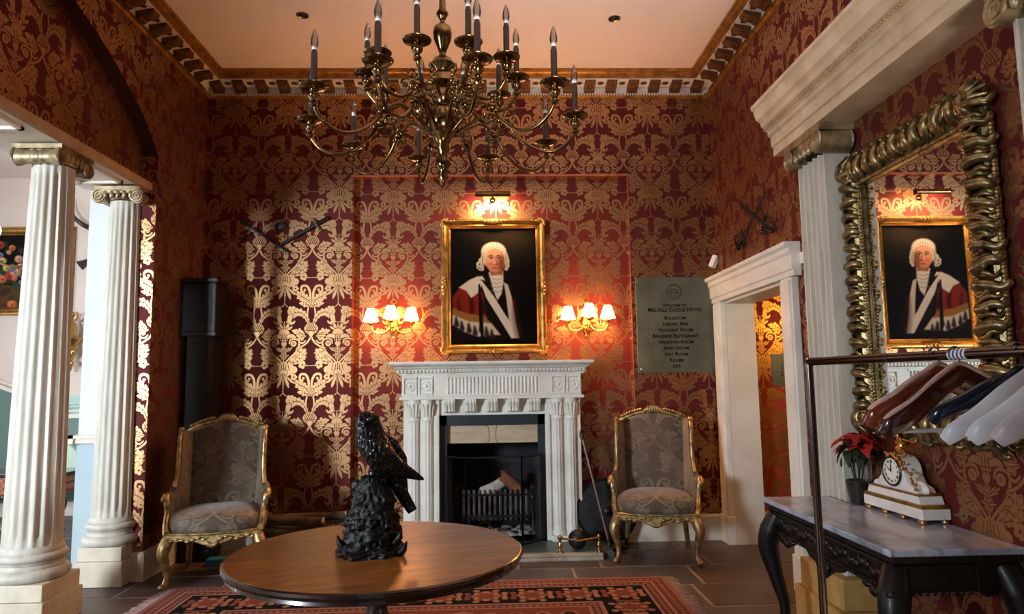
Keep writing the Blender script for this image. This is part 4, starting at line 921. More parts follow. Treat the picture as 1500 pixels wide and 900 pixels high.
        ar = MB(); ar.tube(curve([(s*.352, -.17, .56), (s*.352, -.09, .63), (s*.35, .05, .645), (s*.33, .2, .67)], 6), lerp_list([.024, .036, .036, .03], 6), 10)
        ar.prism([(-.25, .40), (-.17, .56), (-.09, .63), (.2, .66), (.2, .40)], s*.325, s*.352, 'x'); ar.build('arm_pad', M_UPH, T, smooth=60)
    r_ = MB(); top = [(-.30+.6*i/16, .315+.0, 1.125+.085*(1-(-1+2*i/16)**2)) for i in range(17)]; r_.tube(top, .022, 8)
    r_.tube([(x, y-.014, z-.022) for x, y, z in top], .009, 6); r_.build('top_rail', G, T, smooth=60)
    cr = MB(); R2 = random.Random(4)
    for k in range(-4, 5): cr.ball((k*.021, .305, 1.232-.0009*k*k*2+R2.uniform(-.004, .006)), (.015, .018, .034-.003*abs(k)), 8, 6)
    cr.tube([(.06*math.cos(t*.45), .298, 1.235+.022*math.sin(t*.45)) for t in range(14)], .007, 6)
    for s in (-1, 1):
        for k in range(8): x = s*(.11+.024*k); cr.ball((x, .303, 1.15+.085*(1-(x/.3)**2)+.006), (.018, .012, .012), 8, 5)
    cr.build('crest_carving', G, T, smooth=60)
    return T
armchair('gilt wing armchair in grey damask in the dark corner left of the fireplace', (-2.19, 5.80, 0), math.radians(13))
armchair('gilt wing armchair in grey damask between the fireplace and the doorway', (1.42, 6.14, 0), math.radians(-13))

# ------------------------------------------------------------------ rug, round table, falcon
def rug_art():
    w, h = 730, 580; A = Art(w, h, C3(120, 62, 48)); R = random.Random(9)
    def rect(o, c): A.a[o:h-o, o:w-o] = c
    rect(0, C3(172, 112, 104)); rect(8, C3(142, 72, 68)); rect(24, C3(190, 132, 112)); rect(28, C3(120, 58, 56)); rect(40, C3(176, 130, 116)); rect(44, C3(14, 12, 16)); rect(112, C3(176, 120, 100)); rect(118, C3(128, 62, 54)); rect(130, C3(180, 128, 108)); rect(134, C3(158, 74, 40))
    def ros(x, y, r, c1, c2):
        for i in range(8): A.dot(x+r*math.cos(i*PI/4), y+r*math.sin(i*PI/4), r*.42, c1, 1.5)
        A.dot(x, y, r*.72, c2, 1.5); A.dot(x, y, r*.3, c1, 1)
    cr, pk, ru = C3(186, 124, 88), C3(150, 74, 56), C3(140, 62, 40)
    def border(px, py, horiz):
        ros(px, py, 16, cr, ru)
        for s in (-1, 1):
            q = (px+s*26, py) if horiz else (px, py+s*26)
            A.stroke([(px, py), q], 2.5, pk, 1.5); d = 12
            for t in (-1, 1):
                e = (q[0], q[1]+t*d) if horiz else (q[0]+t*d, q[1]); A.stroke([q, e], [2.5, 5], cr if s > 0 else pk, 1.5)
                e2 = (px+s*14, py+t*24) if horiz else (px+t*24, py+s*14); A.stroke([(px, py), e2], [2, 4], pk, 1.5); A.dot(e2[0], e2[1], 5, cr, 1.5)
    for k in range(10):
        for y in (78, h-78): border(78+k*(w-156)/9, y, True)
    for k in range(1, 7):
        for x in (78, w-78): border(x, 78+k*(h-156)/7, False)
    for o in (16, 34, 124):
        for x in range(o, w-o, 9): A.dot(x, o, 3, cr, 1); A.dot(x, h-o, 3, cr, 1)
        for y in range(o, h-o, 9): A.dot(o, y, 3, cr, 1); A.dot(w-o, y, 3, cr, 1)
    for i in range(13):
        for j in range(9):
            x, y = 160+i*34+(17 if j % 2 else 0), 158+j*33
            if x < w-150 and y < h-150: ros(x, y, R.choice((7, 9, 11)), R.choice((C3(178, 104, 70), C3(66, 44, 44), C3(190, 126, 96))), R.choice((C3(120, 52, 36), C3(50, 36, 40), C3(168, 92, 60)))); A.stroke([(x, y), (x+17, y+16)], 2, C3(84, 50, 44), 1.5)
    g_ = A.a.mean(2, keepdims=True); A.a = (A.a*.78+g_*.22)**1.1*.86
    return A.image('rug_weave')
RUG = thing('persian_rug', 'red and black bordered oriental rug under the round table', 'rug', (-.53, 4.0, 0))
rw_, rh_ = 3.66, 2.9
def rug_mat():
    t = NT('rug_pile'); c = t.coord('Object'); sp = t.n('ShaderNodeSeparateXYZ'); t.l(c, sp.inputs[0]); cb = t.n('ShaderNodeCombineXYZ')
    for i, (s_, d_) in enumerate((('X', rw_), ('Y', rh_))):
        q = t.n('ShaderNodeMath', operation='MULTIPLY_ADD'); t.l(sp.outputs[s_], q.inputs[0]); q.inputs[1].default_value = 1/d_; q.inputs[2].default_value = .5; t.l(q.outputs[0], cb.inputs[i])
    im = t.n('ShaderNodeTexImage', image=rug_art()); t.l(cb.outputs[0], im.inputs[0]); t.set(Base_Color=im.outputs[0], Roughness=1.0, Specular_IOR_Level=.1); t.bump(t.noise(c, 260, 2), .4, .004); return t.m
MB().bevbox(-rw_/2, rw_/2, -rh_/2, rh_/2, .0, .012, .005).build('pile', rug_mat(), RUG, smooth=0)
fg = MB(); R2 = random.Random(2)
for s in (-1, 1):
    y = -rh_/2
    while y < rh_/2:
        l_ = R2.uniform(.06, .10); dy = R2.uniform(-.02, .02); x = s*rw_/2; fg.prism([(x, y), (x, y+.006), (x+s*l_, y+dy+.006), (x+s*l_, y+dy)], .002, .006, 'z'); y += .0105
fg.build('fringe', mk('rug_fringe', L(176, 150, 142), L(140, 112, 108), .9), RUG, smooth=0)['kind'] = 'stuff'
RUG.location = (-.53, 3.99, 0)
def veneer():
    t = NT('sunburst_veneer'); co = t.coord('Object'); sp = t.n('ShaderNodeSeparateXYZ'); t.l(co, sp.inputs[0])
    at = t.n('ShaderNodeMath', operation='ARCTAN2'); t.l(sp.outputs['Y'], at.inputs[0]); t.l(sp.outputs['X'], at.inputs[1])
    ml = t.n('ShaderNodeMath', operation='MULTIPLY'); t.l(at.outputs[0], ml.inputs[0]); ml.inputs[1].default_value = 8/(2*PI); fl = t.n('ShaderNodeMath', operation='FLOOR'); t.l(ml.outputs[0], fl.inputs[0])
    wn = t.n('ShaderNodeTexWhiteNoise', noise_dimensions='1D'); t.l(fl.outputs[0], wn.inputs['W'])
    mp = t.n('ShaderNodeMapping'); mp.inputs['Scale'].default_value = (1.0, 7, 1); t.l(co, mp.inputs[0]); t.l(wn.outputs['Value'], mp.inputs['Location'])
    g = t.noise(mp.outputs[0], 3.5, 6, .65, .35); f = t.ramp(g, .34, .66)
    c = t.mix(f, L(172, 108, 46), L(112, 64, 26)); c2 = t.mix(t.ramp(wn.outputs['Value'], .2, .8), c, t.mix(f, L(146, 88, 38), L(94, 52, 22)))
    t.set(Base_Color=c2, Roughness=.3, Coat_Weight=.12, Coat_Roughness=.15, Specular_IOR_Level=.4); return t.m
TB = thing('round_table', 'round polished pedestal table with golden veneered top in the foreground', 'table', (-.515, 3.225, .012), .3)
tp = MB(); tp.lathe([(0, .700), (.60, .700), (.63, .706), (.628, .716), (.640, .72), (.646, .732), (.646, .742), (.638, .748), (.0, .748)], (0,0,0), 96); tp.build('tabletop', veneer(), TB, smooth=30)
ed = MB(); ed.lathe([(.61, .69), (.636, .70), (.632, .712), (.644, .718), (.6505, .73), (.649, .742), (.642, .7465), (.636, .7468), (.60, .70)], (0,0,0), 96); ed.build('rim', M_MAHOG, TB, smooth=30)
pd = MB(); pd.lathe([(.10, .09), (.11, .12), (.07, .16), (.05, .22), (.075, .30), (.085, .36), (.06, .44), (.045, .50), (.05, .56), (.075, .6), (.10, .63), (.16, .66), (.30, .68), (.30, .70), (0, .70)], (0,0,0), 32); pd.build('pedestal', M_MAHOG, TB)
for k in range(3):
    a = k*2*PI/3+.5; l = MB(); l.tube(curve([(.06*math.cos(a), .06*math.sin(a), .17), (.2*math.cos(a), .2*math.sin(a), .15), (.36*math.cos(a), .36*math.sin(a), .05), (.44*math.cos(a), .44*math.sin(a), .02)], 5), lerp_list([.045, .04, .03, .022], 5), 8); l.build('leg', M_MAHOG, TB)
# falcon statue: one continuous bird on a lumpy rock
BI = thing('falcon_statue', 'black bronze falcon perched on a rock, standing on the round table', 'statue', (-.53, 3.17, .76))
k_ = .00312
def bp(px, py, y=0): return ((px-541)*k_, y, (814-py)*k_)
secs = [(533, 616, 3, 0), (533.5, 618.5, 11, 0), (534, 624, 16.5, 0), (535, 632, 18.5, 0), (537, 641, 19.5, 0), (540, 650, 23, .004), (543.5, 661, 27, .006), (547, 672, 29, .006), (551, 683, 28, .006), (555, 693, 24.5, .004), (558, 702, 19, 0), (560, 709, 12, -.004), (562, 714, 5, -.006)]
b = MB(); rings = []
for i, (px, py, r, dy) in enumerate(secs):
    x, _, z = bp(px, py); n = 28; ring = []
    tilt = .28 if i > 4 else .0
    for q in range(n):
        a = 2*PI*q/n; u, v = r*k_*math.cos(a), r*k_*.88*math.sin(a)
        ring.append((x+u, v+dy, z-u*tilt))
    rings.append(ring)
b.loft(rings); b.ball(bp(531, 631, -.052), (.009, .014, .012), 8, 6)
b.tube(curve([(-.026, -.05, .572), (-.028, -.067, .566), (-.027, -.070, .553), (-.026, -.066, .546)], 4), lerp_list([.011, .009, .006, .001], 4), 8)
BD_ = b.build('body', M_BRONZE, BI, smooth=60)
for s in (-1, 1):
    e = MB(); x, _, z = bp(534+s*8, 628); e.ball((x, -.048, z), .006, 8, 6); e.tube([(x-.012, -.05, z+.007), (x, -.056, z+.009), (x+.012, -.047, z+.007)], .004, 6); e.build('eye', M_BLACK, BI)
def blade(pts, wid, th, name):   # flattened feathered blade
    m = MB(); c = curve(pts, 6); w = lerp_list(wid, 6); t = lerp_list(th, 6); rings = []
    for i, p in enumerate(c):
        d_ = (c[min(i+1, len(c)-1)]-c[max(i-1, 0)]).normalized(); side = d_.cross(Vector((0, 1, 0))).normalized(); nr = side.cross(d_)
        rings.append([tuple(p+side*(w[i]*math.cos(a*PI/6))+nr*(t[i]*math.sin(a*PI/6))) for a in range(12)])
    m.loft(rings); return m.build(name, M_BRONZE, BI, smooth=60)
blade([bp(536, 652, -.045), bp(548, 668, -.062), bp(566, 688, -.05), bp(590, 702, -.02), bp(614, 714, .0)], [.012, .05, .052, .030, .004], [.012, .03, .024, .014, .003], 'wing')
blade([bp(548, 650, .05), bp(562, 668, .07), bp(574, 690, .06), bp(582, 715, .035), bp(590, 738, .02)], [.012, .042, .046, .024, .004], [.012, .026, .022, .012, .003], 'wing')
blade([bp(560, 694, .01), bp(572, 715, .02), bp(584, 738, .03), bp(597, 760, .035)], [.044, .034, .028, .022], [.026, .016, .012, .008], 'tail')
for s in (-1, 1):
    l = MB(); x, _, z = bp(549+s*7, 706); l.tube([(x, -.01, z+.02), (x, -.014, z-.02)], [.018, .009], 8)
    for q in (-1, 0, 1): l.tube(curve([(x, -.014, z-.018), (x+q*.014, -.036, z-.016), (x+q*.018, -.05, z-.03)], 4), lerp_list([.008, .008, .003], 4), 6)
    l.build('foot', M_BRONZE, BI, smooth=60)
R3 = random.Random(12); ph = [(R3.uniform(2, 7), R3.uniform(0, 6), R3.uniform(8, 40)) for _ in range(7)]
def rrad(r, z, a):
    v = Vector((math.cos(a)*1.6, math.sin(a)*1.6, z*16)); return r*(1+.16*mnoise.noise(v)+.22*abs(mnoise.noise(v*2.3))-.08+.12*mnoise.noise(v*5.1))
rk = MB(); pr = [(.0, .0), (.152, .0), (.150, .02), (.130, .034), (.126, .06), (.120, .11), (.112, .15), (.102, .18), (.092, .21), (.084, .25), (.072, .285), (.060, .315), (.052, .33), (.03, .338), (0, .338)]
pr2 = []
for (r0, z0), (r1, z1) in zip(pr, pr[1:]):
    for q in range(5): pr2.append((r0+(r1-r0)*q/5, z0+(z1-z0)*q/5))
rk.lathe(pr2+[pr[-1]], (0, 0, 0), 90, 1, .9, rrad)
for _ in range(14):
    z = R3.uniform(.03, .30); a = R3.uniform(0, 2*PI); r = np.interp(z, [q[1] for q in pr[1:]], [q[0] for q in pr[1:]]); rk.ball((r*.95*math.cos(a), r*.85*math.sin(a), z), (R3.uniform(.012, .03), R3.uniform(.012, .028), R3.uniform(.012, .03)), 7, 5)
for x, z in ((.15, .0), (.13, .05), (-.13, .03)): rk.tube([(x*.8, -.05, z), (x, -.06, z+.03), (x*1.07, -.06, z+.06)], [.02, .014, .003], 6)
rk.build('rock', M_ROCK, BI, smooth=60)

# ------------------------------------------------------------------ console table under the mirror
CT = thing('console_table', 'dark carved console table with a veined marble top under the mirror', 'table', (1.92, 3.575, 0))
def vein():
    t = NT('veined_marble'); co = t.coord('Object'); n1 = t.noise(co, 2.2, 6, .65, 1.2); n2 = t.noise(t.coord('Object', (5, 1, 1)), 3.2, 6, .7, .8)
    c = t.mix(t.ramp(n1, .35, .7), L(186, 194, 210), L(132, 140, 156)); t.set(Base_Color=t.mix(t.ramp(n2, .5, .72), c, L(96, 100, 112)), Roughness=.2); return t.m
hx, hy = .29, .675
MB().prism([(-hx, -hy), (hx-.003, -hy), (hx-.003, .435), (.11, .435), (.11, hy), (-hx, hy)], .757, .786, 'z').build('marble_top', vein(), CT, smooth=0, bevel=.006)
a = MB(); a.box(-hx+.02, .10, -hy+.02, hy-.02, .725, .757); a.box(.10, hx-.01, -hy+.02, .42, .725, .757); a.box(-hx+.045, .10, -hy+.045, hy-.045, .60, .725); a.box(.10, hx-.01, -hy+.045, .40, .60, .725)
a.box(-hx+.03, .10, -hy+.03, hy-.03, .70, .715); a.build('apron', M_DARKW, CT, smooth=0, bevel=.004)
c = MB(); y = -hy+.03
while y < hy-.03:
    c.ball((-hx+.022, y, .741), (.006, .009, .008), 6, 4); c.ball((-hx+.038, y, .60), (.008, .011, .011), 6, 4); y += .024
for k in range(26):
    y = -hy+.08+k*.0485; c.ball((-hx+.043, y, .655+.014*math.sin(k*1.7)), (.012, .024, .026), 8, 5)
for x in [-.24+.03*i for i in range(11)]: c.ball((x, hy-.04, .60), (.011, .008, .011), 6, 4); c.ball((x, -hy+.04, .60), (.011, .008, .011), 6, 4)
for s in (-1, 1):    # scrolled brackets hanging from the apron
    for q in (0, 1, 2): c.ball((-hx+.05, s*(hy-.16-q*.06), .58-.018*q*(2-q)), (.022, .04, .035-.008*q), 8, 6)
c.prism([(-.22, .60), (-.16, .56), (-.08, .545), (0, .50), (.08, .545), (.16, .56), (.22, .60)], -hx+.04, -hx+.065, 'x')
for k in range(7): an = PI+PI*(k+.5)/7; c.ball((-hx+.036, .055*math.cos(an), .565+.05*math.sin(an)), (.014, .016, .022), 8, 5)
c.build('apron_carving', M_DARKW, CT, smooth=50)
for sx, x0 in ((-1, -hx+.06), (1, hx-.06)):
    for sy in (-1, 1):
        y0 = sy*(hy-.075); y0 = .33 if sx > 0 and sy > 0 else y0; l = MB()
        l.tube(curve([(x0, y0, .70), (x0+sx*.03, y0+sy*.035, .60), (x0+sx*.045, y0+sy*.05, .50), (x0+sx*.02, y0+sy*.02, .34), (x0-sx*.01, y0-sy*.01, .18), (x0, y0, .07), (x0+sx*.02, y0+sy*.02, .0)], 6), lerp_list([.05, .066, .06, .042, .03, .026, .036], 6), 12)
        for k in range(6): l.ball((x0+sx*(.06-.004*k), y0+sy*(.07-.006*k), .61-.03*k), (.026, .026, .024), 8, 5)
        l.ball((x0+sx*.02, y0+sy*.02, .03), (.045, .045, .03), 10, 6)
        l.ball((x0-sx*.02, y0-sy*.085, .575), (.03, .045, .03), 8, 6)
        l.build('leg', M_DARKW, CT, smooth=60)

# ------------------------------------------------------------------ carved mirror on the right wall
MI = thing('mirror', 'large mirror in a heavy carved gilt frame above the console table', 'mirror', (XR, 3.46, 1.985)); MI.rotation_euler = (0, 0, -PI/2)
mw, mh, fwid = 1.22, 1.60, .17
t = NT('mirror_silver'); t.set(Base_Color=(.86, .86, .84, 1), Metallic=1, Roughness=.012); M_MIR = t.m
MB().box(-mw/2+fwid-.02, mw/2-fwid+.02, -.016, -.012, -mh/2+fwid-.02, mh/2-fwid+.02).build('glass', M_MIR, MI, smooth=0)
f_ = MB(); f_.frame(mw-.02, mh-.02, [(0, 0), (0, .03), (.02, .05), (.10, .06), (.115, .045), (.13, .05), (.145, .03), (.165, .022), (.165, .0)]); f_.build('frame', M_GILTD, MI, smooth=30)
cv = MB(); R4 = random.Random(21)
def lump(x, z, along, k, side):   # one curled acanthus leaf of the carved border
    big = k % 3 == 0; ln = R4.uniform(.066, .084) if big else R4.uniform(.046, .07); w_ = R4.uniform(.021, .027) if big else R4.uniform(.010, .016); sl = R4.uniform(-.022, .022); o_ = R4.uniform(-.008, .012)
    pts_ = [(-ln, -.040, -.012-sl), (-ln*.6, -.072, .002-sl*.6), (0, -.088 if big else -.074, .008*(1 if k % 2 else -1)), (ln*.6, -.070, .004+sl*.7), (ln*.98, -.05, -.008+sl), (ln*1.15+o_, -.034, .012+sl), (ln*1.02+o_, -.028, .026+sl)]
    P_ = []
    for u, d_, v in pts_:
        u *= side; P_.append((x+u, d_, z+v) if along == 'z' else (x+v, d_, z+u))
    cv.tube(curve(P_, 3), lerp_list([w_*.5, w_, w_*1.1, w_, w_*.9, w_*.6, w_*.25], 3), 7)
    if big:
        c_ = P_[2]; cv.ball((c_[0]+side*(.03 if along == 'z' else 0), -.088, c_[2]+side*(.03 if along == 'x' else 0)), (.018, .012, .016), 7, 5)
n = 50
for k in range(n):
    z = -mh/2+.05+k*(mh-.10)/(n-1)+R4.uniform(-.006, .006)
    for s in (-1, 1): lump(s*(mw/2-.072), z, 'z', k, s)
n = 38
for k in range(n):
    x = -mw/2+.06+k*(mw-.12)/(n-1)+R4.uniform(-.006, .006)
    for s in (-1, 1): lump(x, s*(mh/2-.072), 'x', k, s)
cv.build('leaf_border', M_GILTD, MI, smooth=60)
ed = MB()
for k in range(64):
    z = -mh/2+.16+k*(mh-.32)/63
    for s in (-1, 1): ed.ball((s*(mw/2-.156), -.045, z), (.012, .012, .010), 6, 4); ed.ball((s*(mw/2+.002), -.03, z), (.014, .016, .012+.005*(k % 2)), 6, 4)
for k in range(48):
    x = -mw/2+.16+k*(mw-.32)/47
    for s in (-1, 1): ed.ball((x, -.045, s*(mh/2-.156)), (.010, .012, .012), 6, 4); ed.ball((x, -.03, s*(mh/2+.002)), (.012+.005*(k % 2), .016, .014), 6, 4)
ed.build('bead_edge', M_GILTP, MI, smooth=60)['kind'] = 'stuff'
co = MB()
for sx in (-1, 1):
    for sz in (-1, 1):
        for k in range(7):
            a = math.atan2(sz, sx)+(k-3)*.42; co.tube([(sx*(mw/2-.07), -.06, sz*(mh/2-.07)), (sx*(mw/2-.07)+.05*math.cos(a), -.09, sz*(mh/2-.07)+.05*math.sin(a)), (sx*(mw/2-.07)+.10*math.cos(a), -.055, sz*(mh/2-.07)+.10*math.sin(a))], [.02, .022, .006], 7)
co.build('corner_leaves', M_GILTD, MI, smooth=60)

# ------------------------------------------------------------------ mantel clock, poinsettia
CK = thing('mantel_clock', 'white marble and gilt figural clock on the console table', 'clock', (2.125, 3.61, .786)); CK.rotation_euler = (0, 0, -PI/2+.03); CK.scale = (.93, .80, .86)
W_ = mk('clock_marble', L(240, 238, 232), L(214, 212, 206), .25, scale=7)
b = MB(); b.box(-.27, .27, -.09, .09, .025, .085); b.build('base', W_, CK, smooth=0, bevel=.006)
b = MB(); b.box(-.265, .265, -.087, .087, .085, .105); b.build('gilt_band', M_GILT, CK, smooth=0)
b = MB(); b.prism([(-.245, .105), (.245, .105), (.225, .15), (-.225, .15)], -.078, .078, 'y'); b.build('step', W_, CK, smooth=0, bevel=.005)
b = MB(); b.box(-.228, .228, -.08, .08, .15, .16); b.build('gilt_band', M_GILT, CK, smooth=0)
for x in (-.24, -.08, .08, .24):
    for y in (-.07, .07): q = MB(); q.lathe([(.016, 0), (.026, .006), (.026, .02), (.018, .026)], (x, y, 0), 12); q.build('foot', M_GILT, CK)
d = MB(); prof = [(-.20, .16), (-.185, .185), (-.13, .205), (-.098, .25)]+[(.098*math.cos(PI-.1-i*(PI-.2)/14), .262+.098*math.sin(PI-.1-i*(PI-.2)/14)) for i in range(15)]+[(.098, .25), (.13, .205), (.185, .185), (.20, .16)]
d.prism(prof, -.065, .065, 'y'); d.build('drum_case', W_, CK, smooth=35, bevel=.006)
r_ = MB(); r_.lathe([(.082, 0), (.09, .008), (.082, .016), (.076, .010)], (0,0,0), 36, cap=False); r_.v = [(x, -.065-z, .262+y) for x, y, z in r_.v]; r_.build('bezel', mk('dark_bezel', L(70, 60, 50), None, .3, .8), CK)
f_ = MB(); f_.lathe([(.078, 0), (.078, .006), (0, .006)], (0,0,0), 36); f_.v = [(x, -.065-z, .262+y) for x, y, z in f_.v]; DI = f_.build('dial', mk('enamel', L(242, 240, 230), None, .25), CK, smooth=0)
def text(s, size, loc, rot, m_, name='lettering', parent=None, caps=False, extr=.0006, align='CENTER'):
    cu = bpy.data.curves.new(name, 'FONT'); cu.body = s; cu.size = size; cu.align_x = align; cu.align_y = 'CENTER'; cu.extrude = extr; cu.offset = size*.022; cu.resolution_u = 2; cu.small_caps_scale = .78
    if caps:
        for i, ch in enumerate(s):
            if ch.islower(): cu.body_format[i].use_small_caps = True
    o = bpy.data.objects.new(name, cu); COL.objects.link(o); bpy.context.view_layer.update()
    me = bpy.data.meshes.new_from_object(o.evaluated_get(bpy.context.evaluated_depsgraph_get())); bpy.data.objects.remove(o)
    me.name = name; me.materials.clear(); me.materials.append(m_); o = bpy.data.objects.new(name, me); COL.objects.link(o); o.location = loc; o.rotation_euler = rot
    if parent: o.parent = parent
    return o
M_INK = mk('black_ink', L(10, 9, 8), None, .9, spec=.1)
ROM = ['XII', 'I', 'II', 'III', 'IIII', 'V', 'VI', 'VII', 'VIII', 'IX', 'X', 'XI']
for k in range(12):
    a = PI/2-k*PI/6; text(ROM[k], .022, (.058*math.cos(a), -.072, .262+.058*math.sin(a)), (PI/2, 0, 0) if False else Matrix.Rotation(a-PI/2, 4, Vector((0, -1, 0))).to_quaternion().to_matrix().to_4x4().to_euler() if False else (PI/2, -(a-PI/2), 0), M_INK, 'numeral', CK)
h_ = MB(); h_.prism([(-.003, .262), (.003, .262), (.002, .315), (-.002, .315)], -.0765, -.075, 'y'); h_.prism([(0, .258), (.003, .263), (-.036, .285), (-.038, .281)], -.0765, -.075, 'y'); h_.build('hands', M_INK, CK, smooth=0)
g = MB(); R5 = random.Random(8)     # gilt swag running over the drum and down to one side
for k in range(34):
    t_ = k/33; a = PI*.62-t_*PI*.62; x = .1*math.cos(a)+.02*t_ if t_ < .7 else .1+(t_-.7)*.36; z = .262+.1*math.sin(a) if t_ < .7 else .262+.1*math.sin(PI*.62*.3)-(t_-.7)*.42
    g.ball((x+R5.uniform(-.012, .012), -.07+R5.uniform(-.012, .01), z+R5.uniform(-.012, .012)), (R5.uniform(.008, .015),)*3, 7, 5)
g.build('gilt_swag', M_GILT, CK, smooth=60)
g = MB(); g.tube(curve([(-.015, 0, .355), (0, 0, .385), (.01, 0, .41), (.004, 0, .44), (-.012, 0, .455)], 5), lerp_list([.03, .034, .026, .024, .012], 5), 10); g.ball((-.02, 0, .468), (.016, .015, .019), 10, 7)
g.tube(curve([(.0, -.015, .44), (.04, -.03, .435), (.085, -.03, .43)], 4), lerp_list([.011, .009, .006], 4), 7); g.tube(curve([(0, .015, .43), (-.05, .03, .41), (-.07, .02, .43)], 4), lerp_list([.011, .009, .006], 4), 7)
g.tube(curve([(0, -.01, .40), (.05, -.02, .385), (.08, -.03, .36)], 4), lerp_list([.017, .013, .008], 4), 8); g.tube(curve([(.03, 0, .45), (.09, .02, .44), (.15, .01, .445)], 4), lerp_list([.008, .006, .003], 4), 6)
g.build('gilt_figure', M_GILT, CK, smooth=60)
for s in (-1, 1): q = MB(); q.tube(curve([(s*.14, 0, .21), (s*.18, 0, .20), (s*.205, 0, .175), (s*.19, 0, .16)], 5), .018, 8); q.build('scroll_end', W_, CK)
PP = thing('poinsettia', 'red poinsettia in a dark glass pot on the far end of the console table', 'plant', (2.08, 3.965, .786))
MB().lathe([(.045, 0), (.055, .005), (.07, .13), (.066, .13), (.05, .012), (0, .012)], (0,0,0), 24).build('pot', mk('smoked_glass_pot', L(34, 36, 34), L(22, 24, 24), .12, coat=.5), PP)
MB().lathe([(.0, .1), (.062, .1)], (0,0,0), 20).build('soil', mk('peat', L(40, 30, 22), None, .9), PP)
st_ = MB(); tips = []
for k in range(7):
    a = k*.9; tip = (.05*math.cos(a)+.01, .07*math.sin(a), .335+.035*math.sin(k*2.1)); tips.append(tip); st_.tube(curve([(.01*math.cos(a), .01*math.sin(a), .1), (.03*math.cos(a), .035*math.sin(a), .19), tip], 4), .004, 5)
st_.build('stems', M_LEAF, PP)
def leafmesh(l, w_):
    m = MB(); L_ = []; 
    for i in range(7):
        t_ = i/6; ww = w_*math.sin(PI*min(1, t_*.92+.06))**.8*(1-.25*t_); x = l*t_; z = .02*math.sin(t_*PI)-.035*t_*t_
        L_.append([(x, -ww, z), (x, -ww*.5, z+.004), (x, 0, z-.002), (x, ww*.5, z+.004), (x, ww, z)])
    m.loft(L_, cap=False, closed=False); return m
lf = leafmesh(.10, .026).build('bract', M_REDLEAF, PP, smooth=60); lf2 = leafmesh(.11, .03).build('leaf', M_LEAF, PP, smooth=60); R6 = random.Random(6); first = {lf: True, lf2: True}
for tx, ty, tz in tips:
    for src, cnt, el in ((lf, 6, .1), (lf2, 3, -.5)):
        for q in range(cnt):
            o = src if first[src] else src.copy()
            if not first[src]: COL.objects.link(o)
            first[src] = False; o.location = (tx, ty, tz-(0 if src == lf else .05)); o.rotation_euler = (R6.uniform(-.3, .3), R6.uniform(-.35, .25)-el*.5, q*2*PI/cnt+R6.uniform(-.3, .3)); s_ = R6.uniform(.75, 1.1); o.scale = (s_, s_, s_)

# ------------------------------------------------------------------ clothes rail and hangers in the right foreground
CR = thing('clothes_rail', 'chrome tube clothes rail standing in the right foreground', 'clothes rail', (0, 0, 0))
A_, B_ = Vector((1.078, 2.33, 1.552)), Vector((1.275, 1.16, 1.552))
MB().tube([A_, B_], .0135, 14).build('rail', M_CHROME, CR); MB().tube([A_+(B_-A_)*.315, A_+(B_-A_)*.32], .0145, 14).build('joint', M_STEEL, CR)
for P_ in (A_, B_):
    MB().tube([(P_.x, P_.y, 1.565), (P_.x, P_.y, .03)], .0125, 14).build('post', M_CHROME, CR)
    d_ = Vector((.986, .166, 0)); f_ = MB(); f_.tube([Vector((P_.x, P_.y, .03))-d_*.22, Vector((P_.x, P_.y, .03))+d_*.22], .012, 10)
    for s in (-1, 1): f_.ball(Vector((P_.x, P_.y, .018))+d_*.21*s, (.018, .018, .018), 8, 6)
    f_.build('foot', M_CHROME, CR)
MB().tube([(A_.x, A_.y, .12), (B_.x, B_.y, .12)], .009, 10).build('stretcher', M_CHROME, CR)
lb = MB(); lb.tube([A_+(B_-A_)*.50, A_+(B_-A_)*.545], .0142, 14); lb.build('white_sleeve', M_WHITE, CR)
for q in (.505, .515, .525, .535): MB().tube([A_+(B_-A_)*q, A_+(B_-A_)*(q+.004)], .0146, 14).build('blue_band', mk('blue_print', L(48, 64, 120), None, .5), CR)
def hanger(y, m_, edge, lab, grp, drop=.118, thick=.013, tall=.021, bar=None, sw=0, half=.218):
    x = A_.x+(A_.y-y)*.1684; T = thing('coat_hanger', lab, 'hanger', (x, y, 1.552), math.radians(9.5+sw), grp)
    h_ = MB(); zt = -.052
    pts_ = [(-half, .03, zt-drop-.018), (-half*.93, .012, zt-drop+.004), (-half*.72, -.006, zt-drop*.72), (-half*.45, -.016, zt-drop*.36), (-half*.2, -.012, zt-.016), (0, -.008, zt), (half*.2, -.012, zt-.016), (half*.45, -.016, zt-drop*.36), (half*.72, -.006, zt-drop*.72), (half*.93, .012, zt-drop+.004), (half, .03, zt-drop-.018)]
    c = curve(pts_, 5); rr = lerp_list([.6, .9, 1.08, 1.1, 1.05, 1.1, 1.05, 1.1, 1.08, .9, .6], 5)
    h_.tube(c, [r*thick for r in rr], 10, up=(0, 0, 1), flat=tall/thick); h_.build('shoulder', m_, T, smooth=60)
    if edge:
        e = MB(); e.tube([p+Vector((0, -.004, tall*1.04)) for p in c[2:-2]], thick*.55, 6); e.build('edge_highlight', edge, T, smooth=60)  # pale strip paints a highlight along the upper edge
    k = MB(); k.tube(curve([(0, -.008, zt+.012), (0, -.004, -.028), (.014, 0, -.016), (.0185, 0, .002), (.012, 0, .0175), (0, 0, .0205), (-.013, 0, .0155), (-.018, 0, .004)], 5), .0021, 6); k.build('hook', M_STEEL, T, smooth=60)
    if bar: MB().tube([(-half*.8, .01, zt-drop-.012), (half*.8, .01, zt-drop-.012)], .0055, 8).build('trouser_bar', bar, T)
    return T
M_RB = mk('red_brown_varnish', L(128, 56, 30), L(92, 34, 22), .16, scale=5, stretch=(1, 6, 6), coat=.6); M_DB = mk('dark_brown_varnish', L(70, 30, 22), L(44, 18, 16), .16, scale=5, stretch=(1, 6, 6), coat=.6)
